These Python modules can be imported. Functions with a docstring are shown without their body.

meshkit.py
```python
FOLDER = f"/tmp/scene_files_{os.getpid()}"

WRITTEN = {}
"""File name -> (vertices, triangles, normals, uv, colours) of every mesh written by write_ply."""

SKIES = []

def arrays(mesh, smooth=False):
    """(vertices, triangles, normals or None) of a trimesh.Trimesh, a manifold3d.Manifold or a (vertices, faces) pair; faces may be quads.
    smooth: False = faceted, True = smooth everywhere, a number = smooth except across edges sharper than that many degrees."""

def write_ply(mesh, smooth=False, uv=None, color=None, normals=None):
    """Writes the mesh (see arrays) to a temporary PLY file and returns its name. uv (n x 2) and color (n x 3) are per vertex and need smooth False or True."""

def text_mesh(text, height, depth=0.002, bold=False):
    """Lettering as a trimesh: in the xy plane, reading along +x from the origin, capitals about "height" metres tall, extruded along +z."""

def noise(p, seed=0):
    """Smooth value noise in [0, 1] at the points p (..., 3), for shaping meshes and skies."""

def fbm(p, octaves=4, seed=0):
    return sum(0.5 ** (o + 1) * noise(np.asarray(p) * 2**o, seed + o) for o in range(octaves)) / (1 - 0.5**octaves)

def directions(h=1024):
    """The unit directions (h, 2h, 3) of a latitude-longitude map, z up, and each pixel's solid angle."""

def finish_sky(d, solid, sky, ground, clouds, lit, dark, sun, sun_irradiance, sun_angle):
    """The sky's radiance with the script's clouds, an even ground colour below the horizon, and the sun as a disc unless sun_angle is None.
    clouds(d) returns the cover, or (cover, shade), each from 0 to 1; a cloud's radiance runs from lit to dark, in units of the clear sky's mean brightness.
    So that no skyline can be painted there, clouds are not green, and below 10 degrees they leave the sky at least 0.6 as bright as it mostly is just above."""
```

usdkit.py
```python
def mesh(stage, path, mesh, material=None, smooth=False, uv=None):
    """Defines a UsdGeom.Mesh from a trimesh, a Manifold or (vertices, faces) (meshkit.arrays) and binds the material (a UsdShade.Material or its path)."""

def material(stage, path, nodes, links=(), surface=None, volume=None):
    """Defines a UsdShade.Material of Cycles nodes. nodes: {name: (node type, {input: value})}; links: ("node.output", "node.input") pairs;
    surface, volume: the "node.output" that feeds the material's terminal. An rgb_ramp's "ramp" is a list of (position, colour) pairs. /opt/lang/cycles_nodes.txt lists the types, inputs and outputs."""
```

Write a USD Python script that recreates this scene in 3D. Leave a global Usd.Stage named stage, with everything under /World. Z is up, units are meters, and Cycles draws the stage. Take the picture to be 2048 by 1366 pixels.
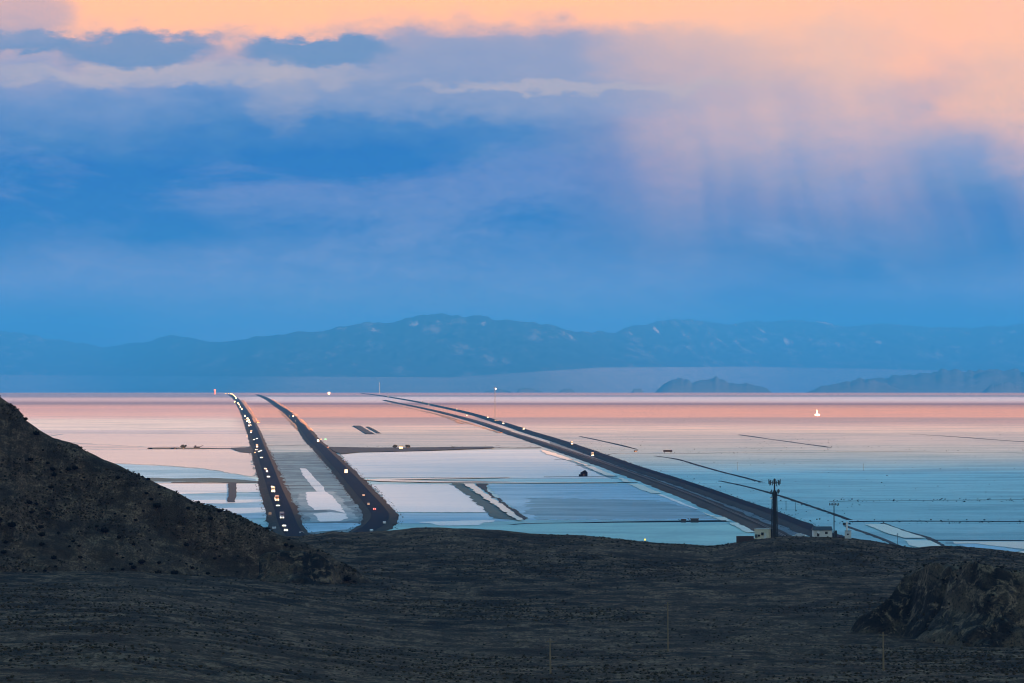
import math, random
import numpy as np, trimesh, shapely, usdkit, meshkit
from shapely.geometry import Polygon, LineString
from pxr import Usd, UsdGeom, UsdLux, UsdShade, Gf, Sdf, Vt

stage = Usd.Stage.CreateInMemory()
UsdGeom.SetStageUpAxis(stage, 'Z'); UsdGeom.SetStageMetersPerUnit(stage, 1.0)
UsdGeom.Xform.Define(stage, '/World'); UsdGeom.Scope.Define(stage, '/World/Looks')
rng = np.random.default_rng(11)

# ------------------------------------------------------------------ camera
F = 11000.0            # focal length in photograph pixels (2048 wide): a long telephoto lens
HC = 94.0              # camera height above the salt flats
YT = 730.0             # level line of sight in the photograph
R = 7.43e6             # radius of the earth with normal refraction: the flats end at their own horizon
cam = UsdGeom.Camera.Define(stage, '/World/camera')
cam.CreateHorizontalApertureAttr(36.0); cam.CreateVerticalApertureAttr(36.0 * 1366 / 2048)
cam.CreateFocalLengthAttr(36.0 * F / 2048); cam.CreateClippingRangeAttr(Gf.Vec2f(5.0, 400000.0))
cam.AddTranslateOp().Set(Gf.Vec3d(0, 0, HC))
cam.AddRotateXOp().Set(90.0 + math.degrees(math.atan((YT - 683) / F)))
cam.CreateExposureAttr(2.95)

# ------------------------------------------------------------------ node graph helper
class Graph:
    def __init__(s): s.n, s.l, s.k = {}, [], 0
    def __call__(s, kind, out=None, **inp):
        s.k += 1; name = f'n{s.k}'; vals = {}
        for k, v in inp.items():
            if isinstance(v, str) and '.' in v: s.l.append((v, f'{name}.{k}'))
            else: vals[k] = v
        s.n[name] = (kind, vals)
        outs = dict(math='value', vector_math='vector', noise_texture='fac', map_range='result', rgb_ramp='color', mix_color='result',
                    combine_xyz='vector', principled_bsdf='BSDF', background_shader='background', texture_coordinate='generated',
                    geometry='position', sky_texture='color', bump='normal', clamp='result', voronoi_texture='distance', object_info='random',
                    principled_volume='volume', emission='emission', translucent_bsdf='BSDF', mix_closure='closure', mapping='vector', glossy_bsdf='BSDF', diffuse_bsdf='BSDF')
        return f'{name}.{out or outs[kind]}'
    def m(s, op, a, b=0.0, c=0.0): return s('math', math_type=op, value1=a, value2=b, value3=c)
    def smooth(s, v, a, b, lo=0.0, hi=1.0): return s('map_range', range_type='smoothstep', value=v, from_min=a, from_max=b, to_min=lo, to_max=hi, clamp=True)
    def scale(s, vec, xyz): return s('vector_math', math_type='multiply', vector1=vec, vector2=xyz)
    def noise(s, vec, xyz, detail=3.0, rough=0.55, dist=0.0): return s('noise_texture', vector=s.scale(vec, xyz), scale=1.0, detail=detail, roughness=rough, distortion=dist)
    def mix(s, f, a, b, kind='mix'): return s('mix_color', blend_type=kind, fac=f, a=a, b=b)
    def build(s, name, surface=None, volume=None): return usdkit.material(stage, '/World/Looks/' + name, s.n, s.l, surface=surface, volume=volume)

# ------------------------------------------------------------------ sky and sun
SUN_EL, SUN_AZ = math.radians(5.5), math.radians(160)      # low in the west, behind the camera
def sky():
    g = Graph()
    d = g('texture_coordinate')
    g.n['sep'] = ('separate_xyz', {}); g.l.append((d, 'sep.vector'))
    x, z = 'sep.x', 'sep.z'
    n1 = g.m('subtract', g.noise(d, (34, 34, 95), 5, .55), .5)
    n2 = g.m('subtract', g.noise(d, (75, 75, 13), 4, .6), .5)
    n3 = g.m('subtract', g.noise(d, (150, 150, 330), 4, .6), .5)
    n4 = g.m('subtract', g.noise(d, (14, 14, 30), 3, .5), .5)
    right = g.smooth(x, .0, .085)
    v = g.m('add', z, g.m('multiply', right, g.m('multiply_add', n4, .030, .009)))
    v = g.m('multiply_add', n1, .020, v); v = g.m('multiply_add', n3, .004, v); v = g.m('multiply_add', n4, .014, v)
    cloud = g('rgb_ramp', fac=g.m('divide', v, .10), ramp=[
        (0, (.9, .95, 1.75)), (.14, (.75, .82, 1.65)), (.25, (.06, .38, 1.36)), (.36, (.05, .38, 1.36)), (.43, (.22, .56, 1.38)), (.49, (.60, .82, 1.5)), (.55, (1.3, 1.1, 1.4)),
        (.61, (2.6, 1.4, 1.05)), (.67, (4.2, 1.75, .72)), (1, (4.2, 1.75, .62))])
    wx = g.m('multiply_add', n1, .016, x); wz = g.m('multiply_add', n3, .0075, g.m('multiply_add', n1, .005, z))
    def blob(x0, z0, a, b, soft, amount, col, c):
        e = g.m('add', g.m('power', g.m('divide', g.m('subtract', wx, x0), a), 2.0), g.m('power', g.m('absolute', g.m('divide', g.m('subtract', wz, z0), b)), 2.0))
        return g.mix(g.m('multiply', g.smooth(e, 1 + soft, 1 - soft), amount), c, col)
    g.n['sh'] = ('combine_xyz', {'y': 0.0}); g.l += [(g.m('multiply_add', z, .22, x), 'sh.x'), (z, 'sh.z')]
    wisp = g.smooth(g.noise(g('vector_math', math_type='add', vector1='sh.vector', vector2=g.scale(g('noise_texture', out='color', vector=g.scale(d, (26, 26, 26)), scale=1.0, detail=1.0), (.012, .012, .012))), (42, 42, 9), 4, .50), .34, .72)
    veil = g.m('multiply', g.m('multiply', g.smooth(x, -.014, .055), g.smooth(z, .004, .050)), g.m('multiply_add', wisp, .72, .12))
    cloud = g.mix(veil, cloud, (3.0, 1.65, 1.10))
    dark, lilac, pale, peach = (.55, .80, 1.35), (1.0, 1.0, 1.4), (2.0, 1.5, 1.3), (4.3, 1.8, .65)
    cloud = blob(-.020, .066, .085, .0062, .6, .9, peach, cloud)
    cloud = blob(-.002, .0535, .048, .0085, .8, .75, lilac, cloud)
    cloud = blob(.046, .0590, .028, .0090, .95, .45, (3.2, 1.7, .95), cloud)
    cloud = blob(.096, .0500, .014, .0140, .95, .65, (3.6, 1.75, .85), cloud)
    cloud = blob(-.064, .0528, .036, .0018, .95, .5, pale, cloud)
    cloud = blob(.012, .0505, .03, .0012, .8, .5, pale, cloud)
    cloud = blob(-.0667, .0575, .0140, .0034, .55, .92, dark, cloud)
    cloud = blob(-.0352, .0572, .0125, .0028, .5, .95, dark, cloud)
    cloud = blob(-.0870, .0588, .0100, .0021, .6, .9, dark, cloud)
    cloud = blob(-.0880, .0635, .0080, .0045, .8, .6, lilac, cloud)
    cloud = blob(-.0420, .0490, .0060, .0060, .95, .30, pale, cloud)
    clear = g('sky_texture', sky_type='single_scattering', sun_disc=False, sun_elevation=SUN_EL, sun_rotation=SUN_AZ)
    # above the lit cloud bank: clear sky, blue cloud added to cool ground light
    high = g.smooth(g.noise(d, (3, 3, 7), 5, .6), .35, .7)
    upper = g.mix(g.m('multiply_add', high, .3, .62), clear, (.13, .60, 1.10))
    up = g.smooth(g.m('multiply_add', n4, .06, z), .085, .17)
    fine = g.m('add', 1.0, g.m('multiply', g.m('subtract', g.noise(d, (230, 230, 520), 4, .8), .5), g.m('multiply', g.smooth(z, .060, .035, .08, 1.15), g.smooth(x, .05, -.01, .45, 1.0))))
    cloud = g.mix(g.m('multiply', g.smooth(g.noise(d, (20, 20, 55), 5, .65, .6), .46, .66), g.smooth(z, .052, .030, .0, .45)), cloud, (1.05, .98, 1.65))
    side = g.m('maximum', g.smooth(x, -.052, -.082), g.smooth(x, .025, .07))
    cloud = g.mix(g.m('multiply', side, g.smooth(z, .016, .006, 0, .85)), cloud, (.05, .36, 1.35))
    g.n['fc'] = ('combine_xyz', {}); g.l += [(fine, 'fc.x')]
    g.n['fc'] = ('combine_color', {'g': 1.0, 'b': 1.0}); g.l[-1] = (fine, 'fc.r'); g.l.append((g.m('multiply_add', fine, .5, .5), 'fc.g')); g.n['fc'][1].pop('g')
    cloud = g.mix(1.0, cloud, 'fc.color', 'multiply')
    # the afterglow round the setting sun
    dot = g('vector_math', math_type='dot_product', vector1=d, vector2=(math.cos(SUN_EL) * math.sin(SUN_AZ), math.cos(SUN_EL) * math.cos(SUN_AZ), math.sin(SUN_EL)))
    upper = g.mix(g.smooth(dot, .45, .95, 0, .75), upper, (5.0, 2.3, 1.0))
    col = g.mix(up, cloud, g.mix(1.0, upper, (1.35, 1.30, 1.25), 'multiply'))
    g.build('sky', surface=g('background_shader', color=col, strength=.05))
    dl = UsdLux.DomeLight.Define(stage, '/World/sky')
    UsdShade.MaterialBindingAPI.Apply(dl.GetPrim()).Bind(UsdShade.Material.Get(stage, '/World/Looks/sky'))
sky()
sun = UsdLux.DistantLight.Define(stage, '/World/sun')
sun.CreateIntensityAttr(1.25); sun.CreateAngleAttr(0.9); sun.CreateColorAttr(Gf.Vec3f(1.0, .50, .24)); sun.CreateNormalizeAttr(True)
_to = Gf.Vec3d(math.cos(SUN_EL) * math.sin(SUN_AZ), math.cos(SUN_EL) * math.cos(SUN_AZ), math.sin(SUN_EL))
sun.AddTransformOp().Set(Gf.Matrix4d().SetRotate(Gf.Rotation(Gf.Vec3d(0, 0, 1), _to)))

# ------------------------------------------------------------------ helpers
used = {}
def numbered(parent, name):
    k = used.get((parent, name), 0); used[(parent, name)] = k + 1
    return f'{parent}/{name}' + (f'_{k:03d}' if k else '')
def tag(p, label=None, cat=None, group=None, kind=None):
    p = p.GetPrim() if hasattr(p, 'GetPrim') else p
    for k, v in (('label', label), ('category', cat), ('group', group), ('kind', kind)):
        if v: p.SetCustomDataByKey(k, v)
    return p
def obj(name, mesh, mat, parent=None, smooth=False, **t):
    path = numbered(str(parent.GetPath()) if parent else '/World', name)
    p = usdkit.mesh(stage, path, mesh, '/World/Looks/' + mat, smooth=smooth)
    return tag(p, t.get('label'), t.get('cat'), t.get('group'), t.get('kind'))
def thing(name, loc=(0, 0, 0), rotz=0.0, **t):
    x = UsdGeom.Xform.Define(stage, numbered('/World', name)); x.AddTranslateOp().Set(Gf.Vec3d(*map(float, loc))); x.AddRotateZOp().Set(math.degrees(rotz))
    return tag(x, t.get('label'), t.get('cat'), t.get('group'), t.get('kind'))
def copy_of(root, name, loc, rotz=0.0, scale=1.0, **t):
    x = UsdGeom.Xform.Define(stage, numbered('/World', name))
    x.GetPrim().GetReferences().AddInternalReference(root.GetPath()); x.GetPrim().SetInstanceable(True)
    x.ClearXformOpOrder(); x.AddTranslateOp().Set(Gf.Vec3d(*map(float, loc))); x.AddRotateZOp().Set(math.degrees(rotz))
    if scale != 1.0: x.AddScaleOp().Set(Gf.Vec3f(scale))
    return tag(x, t.get('label'), t.get('cat'), t.get('group'), t.get('kind'))
def klass(name):
    p = stage.CreateClassPrim('/World/Looks/' + name) if False else stage.CreateClassPrim('/' + name)
    x = UsdGeom.Xform(stage.GetPrimAtPath(p.GetPath())); p.SetTypeName('Xform')
    return p
def box(sx, sy, sz, at=(0, 0, 0), rz=0):
    m = trimesh.creation.box([sx, sy, sz]); m.apply_translation([0, 0, sz / 2])
    if rz: m.apply_transform(trimesh.transformations.rotation_matrix(rz, [0, 0, 1]))
    m.apply_translation(at); return m
def cyl(a, b, r, n=8, r2=None):
    a, b = np.asarray(a, float), np.asarray(b, float); L = np.linalg.norm(b - a)
    m = trimesh.creation.cylinder(r, L, sections=n)
    if r2 is not None:
        top = m.vertices[:, 2] > 0; m.vertices[top, :2] *= r2 / r
    m.apply_transform(trimesh.geometry.align_vectors([0, 0, 1], (b - a) / L)); m.apply_translation((a + b) / 2); return m
def cat(*ms): return trimesh.util.concatenate(list(ms))
def drop(x, y): return (x * x + y * y) / (2 * R)
def at(px, py, h=0.0):
    """where the line of sight through a picture point meets the (curved) flats, h metres above them"""
    t, q = (px - 1024) / F, (py - YT) / F
    k = (1 + t * t) / R
    s = q * q - 2 * k * (HC - h)
    d = (q - math.sqrt(max(s, 0))) / k
    x, y = t * d, d
    return np.array([x, y, h - drop(x, y)])
def on(px, py, d):
    """the point seen at a picture point when it is d metres away"""
    return np.array([(px - 1024) / F * d, d, HC - (py - YT) / F * d])
def fb(x, y, s, octv=4, seed=0):
    p = np.stack([np.asarray(x, float) / s, np.asarray(y, float) / s, np.full(np.shape(x), seed * 7.3)], -1)
    return meshkit.fbm(p, octv, seed) - .5
def gridmesh(X, Y, Z):
    r, c = X.shape; v = np.stack([X, Y, Z], -1).reshape(-1, 3)
    i = np.arange(r * c).reshape(r, c)
    f = np.stack([i[:-1, :-1], i[:-1, 1:], i[1:, 1:], i[1:, :-1]], -1).reshape(-1, 4)
    return v, f
def sstep(x, a, b): t = np.clip((x - a) / (b - a), 0, 1); return t * t * (3 - 2 * t)

# ------------------------------------------------------------------ materials
def simple(name, col, rough=.6, spec=.5, emit=None, strength=0.0, metal=0.0, vary=.15, scale=1.0):
    g = Graph(); p = g('geometry')
    c = g.mix(g.noise(p, (scale,) * 3, 3), tuple(np.array(col) * (1 - vary)), tuple(np.array(col) * (1 + vary)))
    kw = dict(emission_color=emit, emission_strength=strength) if emit else {}
    g.build(name, surface=g('principled_bsdf', base_color=c, roughness=rough, specular_ior_level=spec, metallic=metal, **kw))
def brush_ground(name, c1, c2, c3, s=1.0, slope=False):
    g = Graph(); p = g('geometry')
    big = g.smooth(g.noise(p, (.011 * s, .006 * s, .03 * s), 5, .62), .40, .58)
    mid = g.smooth(g.noise(p, (.10 * s, .075 * s, .2 * s), 5, .65), .42, .60)
    fin = g.smooth(g.noise(p, (.8 * s, .3 * s, .9 * s), 4, .7), .44, .58)
    hollow_shade = g.smooth(g.noise(p, (.028 * s, .022 * s, .05 * s), 4, .6), .50, .62)  # random dark patches stand in for shaded hollows and thicker shrubs
    c = g.mix(big, c1, c2); c = g.mix(g.m('multiply', mid, .85), c, c3); c = g.mix(g.m('multiply', hollow_shade, .75), c, tuple(np.array(c2) * .5)); c = g.mix(g.m('multiply', fin, .8), c, tuple(np.array(c1) * .45))
    if slope: c = g.mix(g.m('multiply', g.smooth(g.noise(p, (.22, .03, .05), 5, .7, .4), .48, .62), .6), c, tuple(np.array(c2) * .45))
    b = g('bump', height=fin, strength=.9, distance=.5)
    g.build(name, surface=g('principled_bsdf', base_color=c, roughness=.95, specular_ior_level=.1, normal=b))
brush_ground('desert_brush', (.096, .056, .037), (.025, .019, .016), (.25, .146, .088))
brush_ground('hillside_brush', (.150, .092, .056), (.080, .053, .036), (.25, .155, .092), 2.0, True)
def rock(name, c1, c2, c3):
    g = Graph(); p = g('geometry')
    big = g.smooth(g.noise(p, (.07, .03, .09), 5, .62, .8), .42, .62)
    vein = g.smooth(g.noise(p, (.14, .10, .16), 6, .72, 1.6), .50, .66)
    fin = g.noise(p, (1.6, 1.6, 1.6), 4, .7)
    c = g.mix(big, c1, c2); c = g.mix(g.m('multiply', vein, .7), c, c3); c = g.mix(g.smooth(fin, .45, .7), c, tuple(np.array(c1) * .4))
    b = g('bump', height=fin, strength=.8, distance=.5)
    g.build(name, surface=g('principled_bsdf', base_color=c, roughness=.9, specular_ior_level=.15, normal=b))
rock('outcrop_rock', (.022, .017, .013), (.115, .076, .046), (.32, .215, .130))
simple('tree_leaves', (.012, .014, .010), .95, .05, vary=.4, scale=.4); simple('sage', (.046, .036, .022), .95, .05, vary=.4, scale=.4)
simple('dry_brush', (.085, .058, .030), .95, .05, vary=.4, scale=.3)
simple('dark_scrub', (.024, .020, .013), .95, .05, vary=.4, scale=.4)
simple('roadside_scrub', (.035, .032, .024), .95, .05, vary=.5, scale=.1)
simple('asphalt', (.003, .008, .021), .85, .08, vary=.2, scale=.05)  # blue of the reflected sky is put into the base colour
simple('road_paint', (.16, .16, .16), .6, vary=.2, scale=.2)
simple('gravel', (.050, .045, .040), .95, .1, vary=.45, scale=.06)
simple('dark_gravel', (.028, .032, .036), .95, .1, vary=.4, scale=.05)
simple('ballast', (.060, .046, .042), .95, .1, vary=.4, scale=.05)
simple('rail_steel', (.25, .2, .17), .4, metal=.8)
simple('mud', (.022, .028, .034), .8, .3, vary=.4, scale=.03)
simple('green_mud', (.05, .088, .082), .7, .4, vary=.5, scale=.05)
simple('sunlit_salt', (.99, .84, .72), .8, .3, vary=.10, scale=.05)  # sunlit pink put into the colour of salt that lies in shade
simple('white_metal', (.75, .74, .70), .45); simple('cream_panel', (.62, .58, .42), .6, vary=.08)
simple('pale_panel', (.58, .60, .56), .6, vary=.08); simple('dark_roof', (.05, .06, .07), .7)
simple('rusty_steel', (.055, .035, .028), .7); simple('galvanised', (.10, .12, .12), .5, metal=.3)
simple('dark_steel', (.030, .036, .038), .6); simple('shade_black', (.005, .006, .007), .8, .1); simple('dark_opening', (.015, .015, .016), .5)  # the near-black base paints hut, billboard and digger as shaded silhouettes
simple('wood_pole', (.25, .17, .10), .85, .2, vary=.3); simple('red_mast', (.45, .12, .08), .6); simple('sign_green', (.02, .25, .2), .5)
simple('glass_dark', (.02, .025, .03), .1, .6); simple('tyre', (.015, .015, .015), .9)
for n_, c_ in dict(white=(.7, .7, .68), silver=(.12, .14, .16), black=(.02, .02, .022), red=(.08, .02, .02), blue=(.04, .08, .2), tan=(.3, .25, .18)).items(): simple('paint_' + n_, c_, .3)
simple('headlamp', (.8, .8, .8), .3, emit=(1, .80, .52), strength=4.5)
simple('far_headlamp', (.8, .8, .8), .3, emit=(1, .42, .06), strength=4.0)
simple('tail_lamp', (.5, .02, .02), .3, emit=(1, .05, .06), strength=8.0)
simple('beacon_lamp', (.8, .6, .1), .3, emit=(1, .62, .08), strength=.30)
simple('truck_lamp', (.8, .8, .8), .3, emit=(1, .75, .6), strength=.9)
simple('mast_lamp', (.8, .8, .8), .3, emit=(1, .75, .55), strength=1.0)
def pond(name, c1, c2, rough, sx, sy, spec=.5):
    g = Graph(); p = g('geometry')
    a = g.smooth(g.noise(p, (sx * 1.5, sy * 1.2, 0), 6, .70, .8), .38, .62)
    b = g.smooth(g.noise(p, (sx * .5, sy * 2, 0), 4, .65), .36, .64)
    c = g.mix(g.m('multiply_add', b, .35, g.m('multiply', a, .65)), c1, c2)
    g.build(name, surface=g('principled_bsdf', base_color=c, roughness=rough, specular_ior_level=spec))
pond('pale_brine', (.85, .85, .84), (.56, .66, .72), .35, .004, .006)
pond('bright_brine', (.92, .90, .88), (.80, .82, .84), .35, .006, .008)
pond('blue_brine', (.20, .42, .56), (.46, .68, .82), .55, .004, .007, .2)
pond('deep_brine', (.08, .22, .30), (.26, .46, .56), .5, .006, .012, .2)
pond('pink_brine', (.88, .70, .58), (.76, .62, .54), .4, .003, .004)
pond('shore_mud', (.34, .46, .50), (.16, .26, .31), .75, .02, .012)
pond('median_mud', (.20, .34, .39), (.025, .07, .10), .7, .016, .012)
pond('verge_mud', (.06, .10, .13), (.14, .20, .25), .8, .006, .004)
pond('teal_salt', (.52, .74, .68), (.32, .50, .50), .7, .005, .008)

def flats_material():
    g = Graph(); p = g('geometry')
    g.n['sp'] = ('separate_xyz', {}); g.l.append((p, 'sp.vector'))
    y = 'sp.y'; t = g.m('divide', 'sp.x', g.m('maximum', y, 100.0))
    wob = g.m('subtract', g.noise(p, (1 / 5200., 1 / 900., 0), 4, .55), .5)
    wob2 = g.m('subtract', g.noise(p, (1 / 700., 1 / 160., 0), 4, .6), .5)
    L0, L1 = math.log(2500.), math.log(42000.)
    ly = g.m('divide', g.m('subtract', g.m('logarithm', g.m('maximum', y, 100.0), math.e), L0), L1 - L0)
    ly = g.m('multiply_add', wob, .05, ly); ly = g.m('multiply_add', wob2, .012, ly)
    def ramp(bands):  # mud and salt bands; sunset pink, blue shade and shadow edge painted in
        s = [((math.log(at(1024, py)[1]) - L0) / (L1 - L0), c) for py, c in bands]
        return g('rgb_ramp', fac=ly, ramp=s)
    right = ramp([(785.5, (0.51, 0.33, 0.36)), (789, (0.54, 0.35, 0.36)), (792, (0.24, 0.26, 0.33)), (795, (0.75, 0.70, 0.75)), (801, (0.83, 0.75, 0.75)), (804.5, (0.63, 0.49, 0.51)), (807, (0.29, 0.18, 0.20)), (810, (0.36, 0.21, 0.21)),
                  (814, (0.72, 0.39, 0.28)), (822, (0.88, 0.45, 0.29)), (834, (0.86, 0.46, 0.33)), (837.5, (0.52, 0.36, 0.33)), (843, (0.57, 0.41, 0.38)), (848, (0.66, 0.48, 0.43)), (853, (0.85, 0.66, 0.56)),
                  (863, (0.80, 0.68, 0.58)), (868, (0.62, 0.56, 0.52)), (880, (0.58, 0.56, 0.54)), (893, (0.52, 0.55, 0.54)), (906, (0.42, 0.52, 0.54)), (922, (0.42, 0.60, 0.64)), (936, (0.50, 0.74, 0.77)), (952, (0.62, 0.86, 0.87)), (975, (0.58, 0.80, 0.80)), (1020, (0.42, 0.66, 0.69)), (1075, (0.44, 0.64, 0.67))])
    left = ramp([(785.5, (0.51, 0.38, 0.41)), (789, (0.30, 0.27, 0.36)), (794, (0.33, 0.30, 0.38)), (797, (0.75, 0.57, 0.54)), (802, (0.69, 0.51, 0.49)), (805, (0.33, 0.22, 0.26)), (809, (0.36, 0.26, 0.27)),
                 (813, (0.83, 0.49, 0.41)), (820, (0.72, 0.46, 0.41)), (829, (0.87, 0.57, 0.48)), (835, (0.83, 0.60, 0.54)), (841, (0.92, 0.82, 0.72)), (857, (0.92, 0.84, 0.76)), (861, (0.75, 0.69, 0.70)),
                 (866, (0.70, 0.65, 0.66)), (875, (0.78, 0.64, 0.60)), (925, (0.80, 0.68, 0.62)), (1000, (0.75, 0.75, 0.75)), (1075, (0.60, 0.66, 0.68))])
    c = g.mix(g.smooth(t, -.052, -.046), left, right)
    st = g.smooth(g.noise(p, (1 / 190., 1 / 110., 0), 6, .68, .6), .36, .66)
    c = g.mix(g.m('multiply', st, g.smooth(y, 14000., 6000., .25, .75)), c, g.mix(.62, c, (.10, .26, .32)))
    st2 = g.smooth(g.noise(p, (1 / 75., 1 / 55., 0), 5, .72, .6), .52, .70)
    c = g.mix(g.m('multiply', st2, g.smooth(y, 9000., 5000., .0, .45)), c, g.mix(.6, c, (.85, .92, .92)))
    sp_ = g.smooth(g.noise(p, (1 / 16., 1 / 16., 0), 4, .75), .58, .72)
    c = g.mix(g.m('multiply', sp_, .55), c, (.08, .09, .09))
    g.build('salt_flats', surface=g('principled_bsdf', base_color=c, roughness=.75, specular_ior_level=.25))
flats_material()
def mountain_material():
    g = Graph(); p = g('geometry')
    g.n['sp'] = ('separate_xyz', {}); g.l.append((p, 'sp.vector'))
    snow = g.smooth(g.noise(p, (1 / 380., 1 / 2500., 1 / 900.), 4, .65), .60, .70)
    low = g.smooth(g.noise(p, (1 / 520., 1 / 3000., 1 / 420.), 5, .78), .52, .66)
    c = g.mix(g.m('multiply', low, .7), (.008, .012, .016), (.11, .12, .14))
    c = g.mix(g.m('multiply', snow, g.smooth('sp.z', 400., 700., 0, .55)), c, (.5, .5, .5))
    g.build('mountain_rock', surface=g('principled_bsdf', base_color=c, roughness=.95, specular_ior_level=.1))
mountain_material()
simple('bajada', (.13, .135, .15), .95, .1, vary=.3, scale=.0006)
simple('hill_rock', (.035, .042, .052), .95, .1, vary=.4, scale=.003)

# ------------------------------------------------------------------ haze: the air between the camera and the far range
g = Graph()
g.build('haze_air', volume=g('principled_volume', color=(.035, .335, .96), density=1 / 56000., anisotropy=.25))
hz = trimesh.creation.box([100000, 180000, 3000]); hz.apply_translation([0, 70000, -120])
obj('haze', hz, 'haze_air', label='thin blue evening haze lying over the salt flats and the far range', cat='haze', kind='stuff')

# ------------------------------------------------------------------ the flats: one curved sheet to beyond the horizon
rad = np.concatenate([[1.0], np.geomspace(60, 64000, 420)]); az = np.linspace(0, 2 * np.pi, 361)[:-1]
v = [[0, 0, 0]] + [[r * math.sin(a), r * math.cos(a), -r * r / (2 * R)] for r in rad[1:] for a in az]
f, n = [], len(az)
for k in range(n): f.append([0, 1 + (k + 1) % n, 1 + k])
I = np.arange(n); J = (I + 1) % n
for r in range(len(rad) - 2):
    a = 1 + r * n; f += np.stack([a + I, a + J, a + n + J], 1).tolist() + np.stack([a + I, a + n + J, a + n + I], 1).tolist()
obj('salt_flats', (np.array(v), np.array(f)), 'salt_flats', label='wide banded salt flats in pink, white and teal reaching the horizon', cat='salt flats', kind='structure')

# far range with its alluvial slope, seen across the horizon
def far_range():
    t = np.linspace(-.125, .125, 640); d = np.concatenate([np.linspace(70000, 82000, 14), np.linspace(82500, 95000, 90), np.linspace(96000, 106000, 14)])
    T, D = np.meshgrid(t, d); px = T[0] * F + 1024
    crest = np.interp(px, [-400, -100, 0, 120, 200, 280, 340, 420, 480, 520, 560, 600, 640, 680, 720, 760, 800, 830, 855, 885, 905, 930, 960, 1000, 1040, 1090, 1130, 1170, 1230, 1265, 1300, 1350, 1400, 1450, 1520, 1600, 1700, 1800, 1900, 2048, 2400],
                      [668, 662, 660, 678, 692, 684, 671, 684, 680, 673, 668, 662, 660, 653, 650, 643, 639, 634, 631, 624, 629, 633, 633, 638, 641, 648, 654, 664, 666, 652, 645, 636, 641, 648, 643, 640, 652, 648, 655, 650, 660])
    base = np.interp(px, [-400, 0, 200, 500, 900, 1200, 1500, 1800, 2048, 2400], [738, 740, 742, 746, 748, 726, 722, 728, 735, 735])
    Dc, Db = 93500., 82000.
    zc = HC - (crest - YT) / F * Dc + 150 * fb(px, px * 0, 30, 6, 3); zb = HC - (base - YT) / F * Db
    zg = -drop(T * D, D) - 6
    fac = 1 + .38 * sstep(np.abs(px - 830), 230, 760); D0 = D; D = D * fac
    Dc, Db = Dc * fac, Db * fac
    zc = HC - (crest - YT) / F * Dc + 150 * fb(px, px * 0, 30, 6, 3); zb = HC - (base - YT) / F * Db
    zg = -drop(T * D, D) - 6
    u = np.clip((D - Db) / (Dc - Db), 0, 1)
    rid = np.abs(fb(T * D, D * .45, 1500, 6, 5)) * 2
    Z = zb + (zc - zb) * u ** 1.15 - (rid * 420 - 40) * np.sin(np.pi * np.clip(u, 0, 1)) * (zc - zb) / 800
    fan = (D0 - 70000) / (82000. - 70000)
    Z = np.where(D < Db, zg[0] * 0 + zg + (zb - zg) * np.clip(fan, 0, 1) ** 1.5, Z)
    Z = np.where(D > Dc, zc - (D - Dc) * .12, Z)
    Z = np.maximum(Z, zg - 30)
    X = T * D; k = int((d < 82000.).sum())
    obj('mountain_range', gridmesh(X[k - 1:], D[k - 1:], Z[k - 1:]), 'mountain_rock', smooth=True, label='long blue mountain range on the horizon with faint snow patches', cat='mountains', kind='structure')
    obj('alluvial_slope', gridmesh(X[:k], D[:k], Z[:k]), 'bajada', smooth=True, label='pale hazy slope between the flats and the blue mountain range', cat='slope', kind='structure')
far_range()
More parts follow.
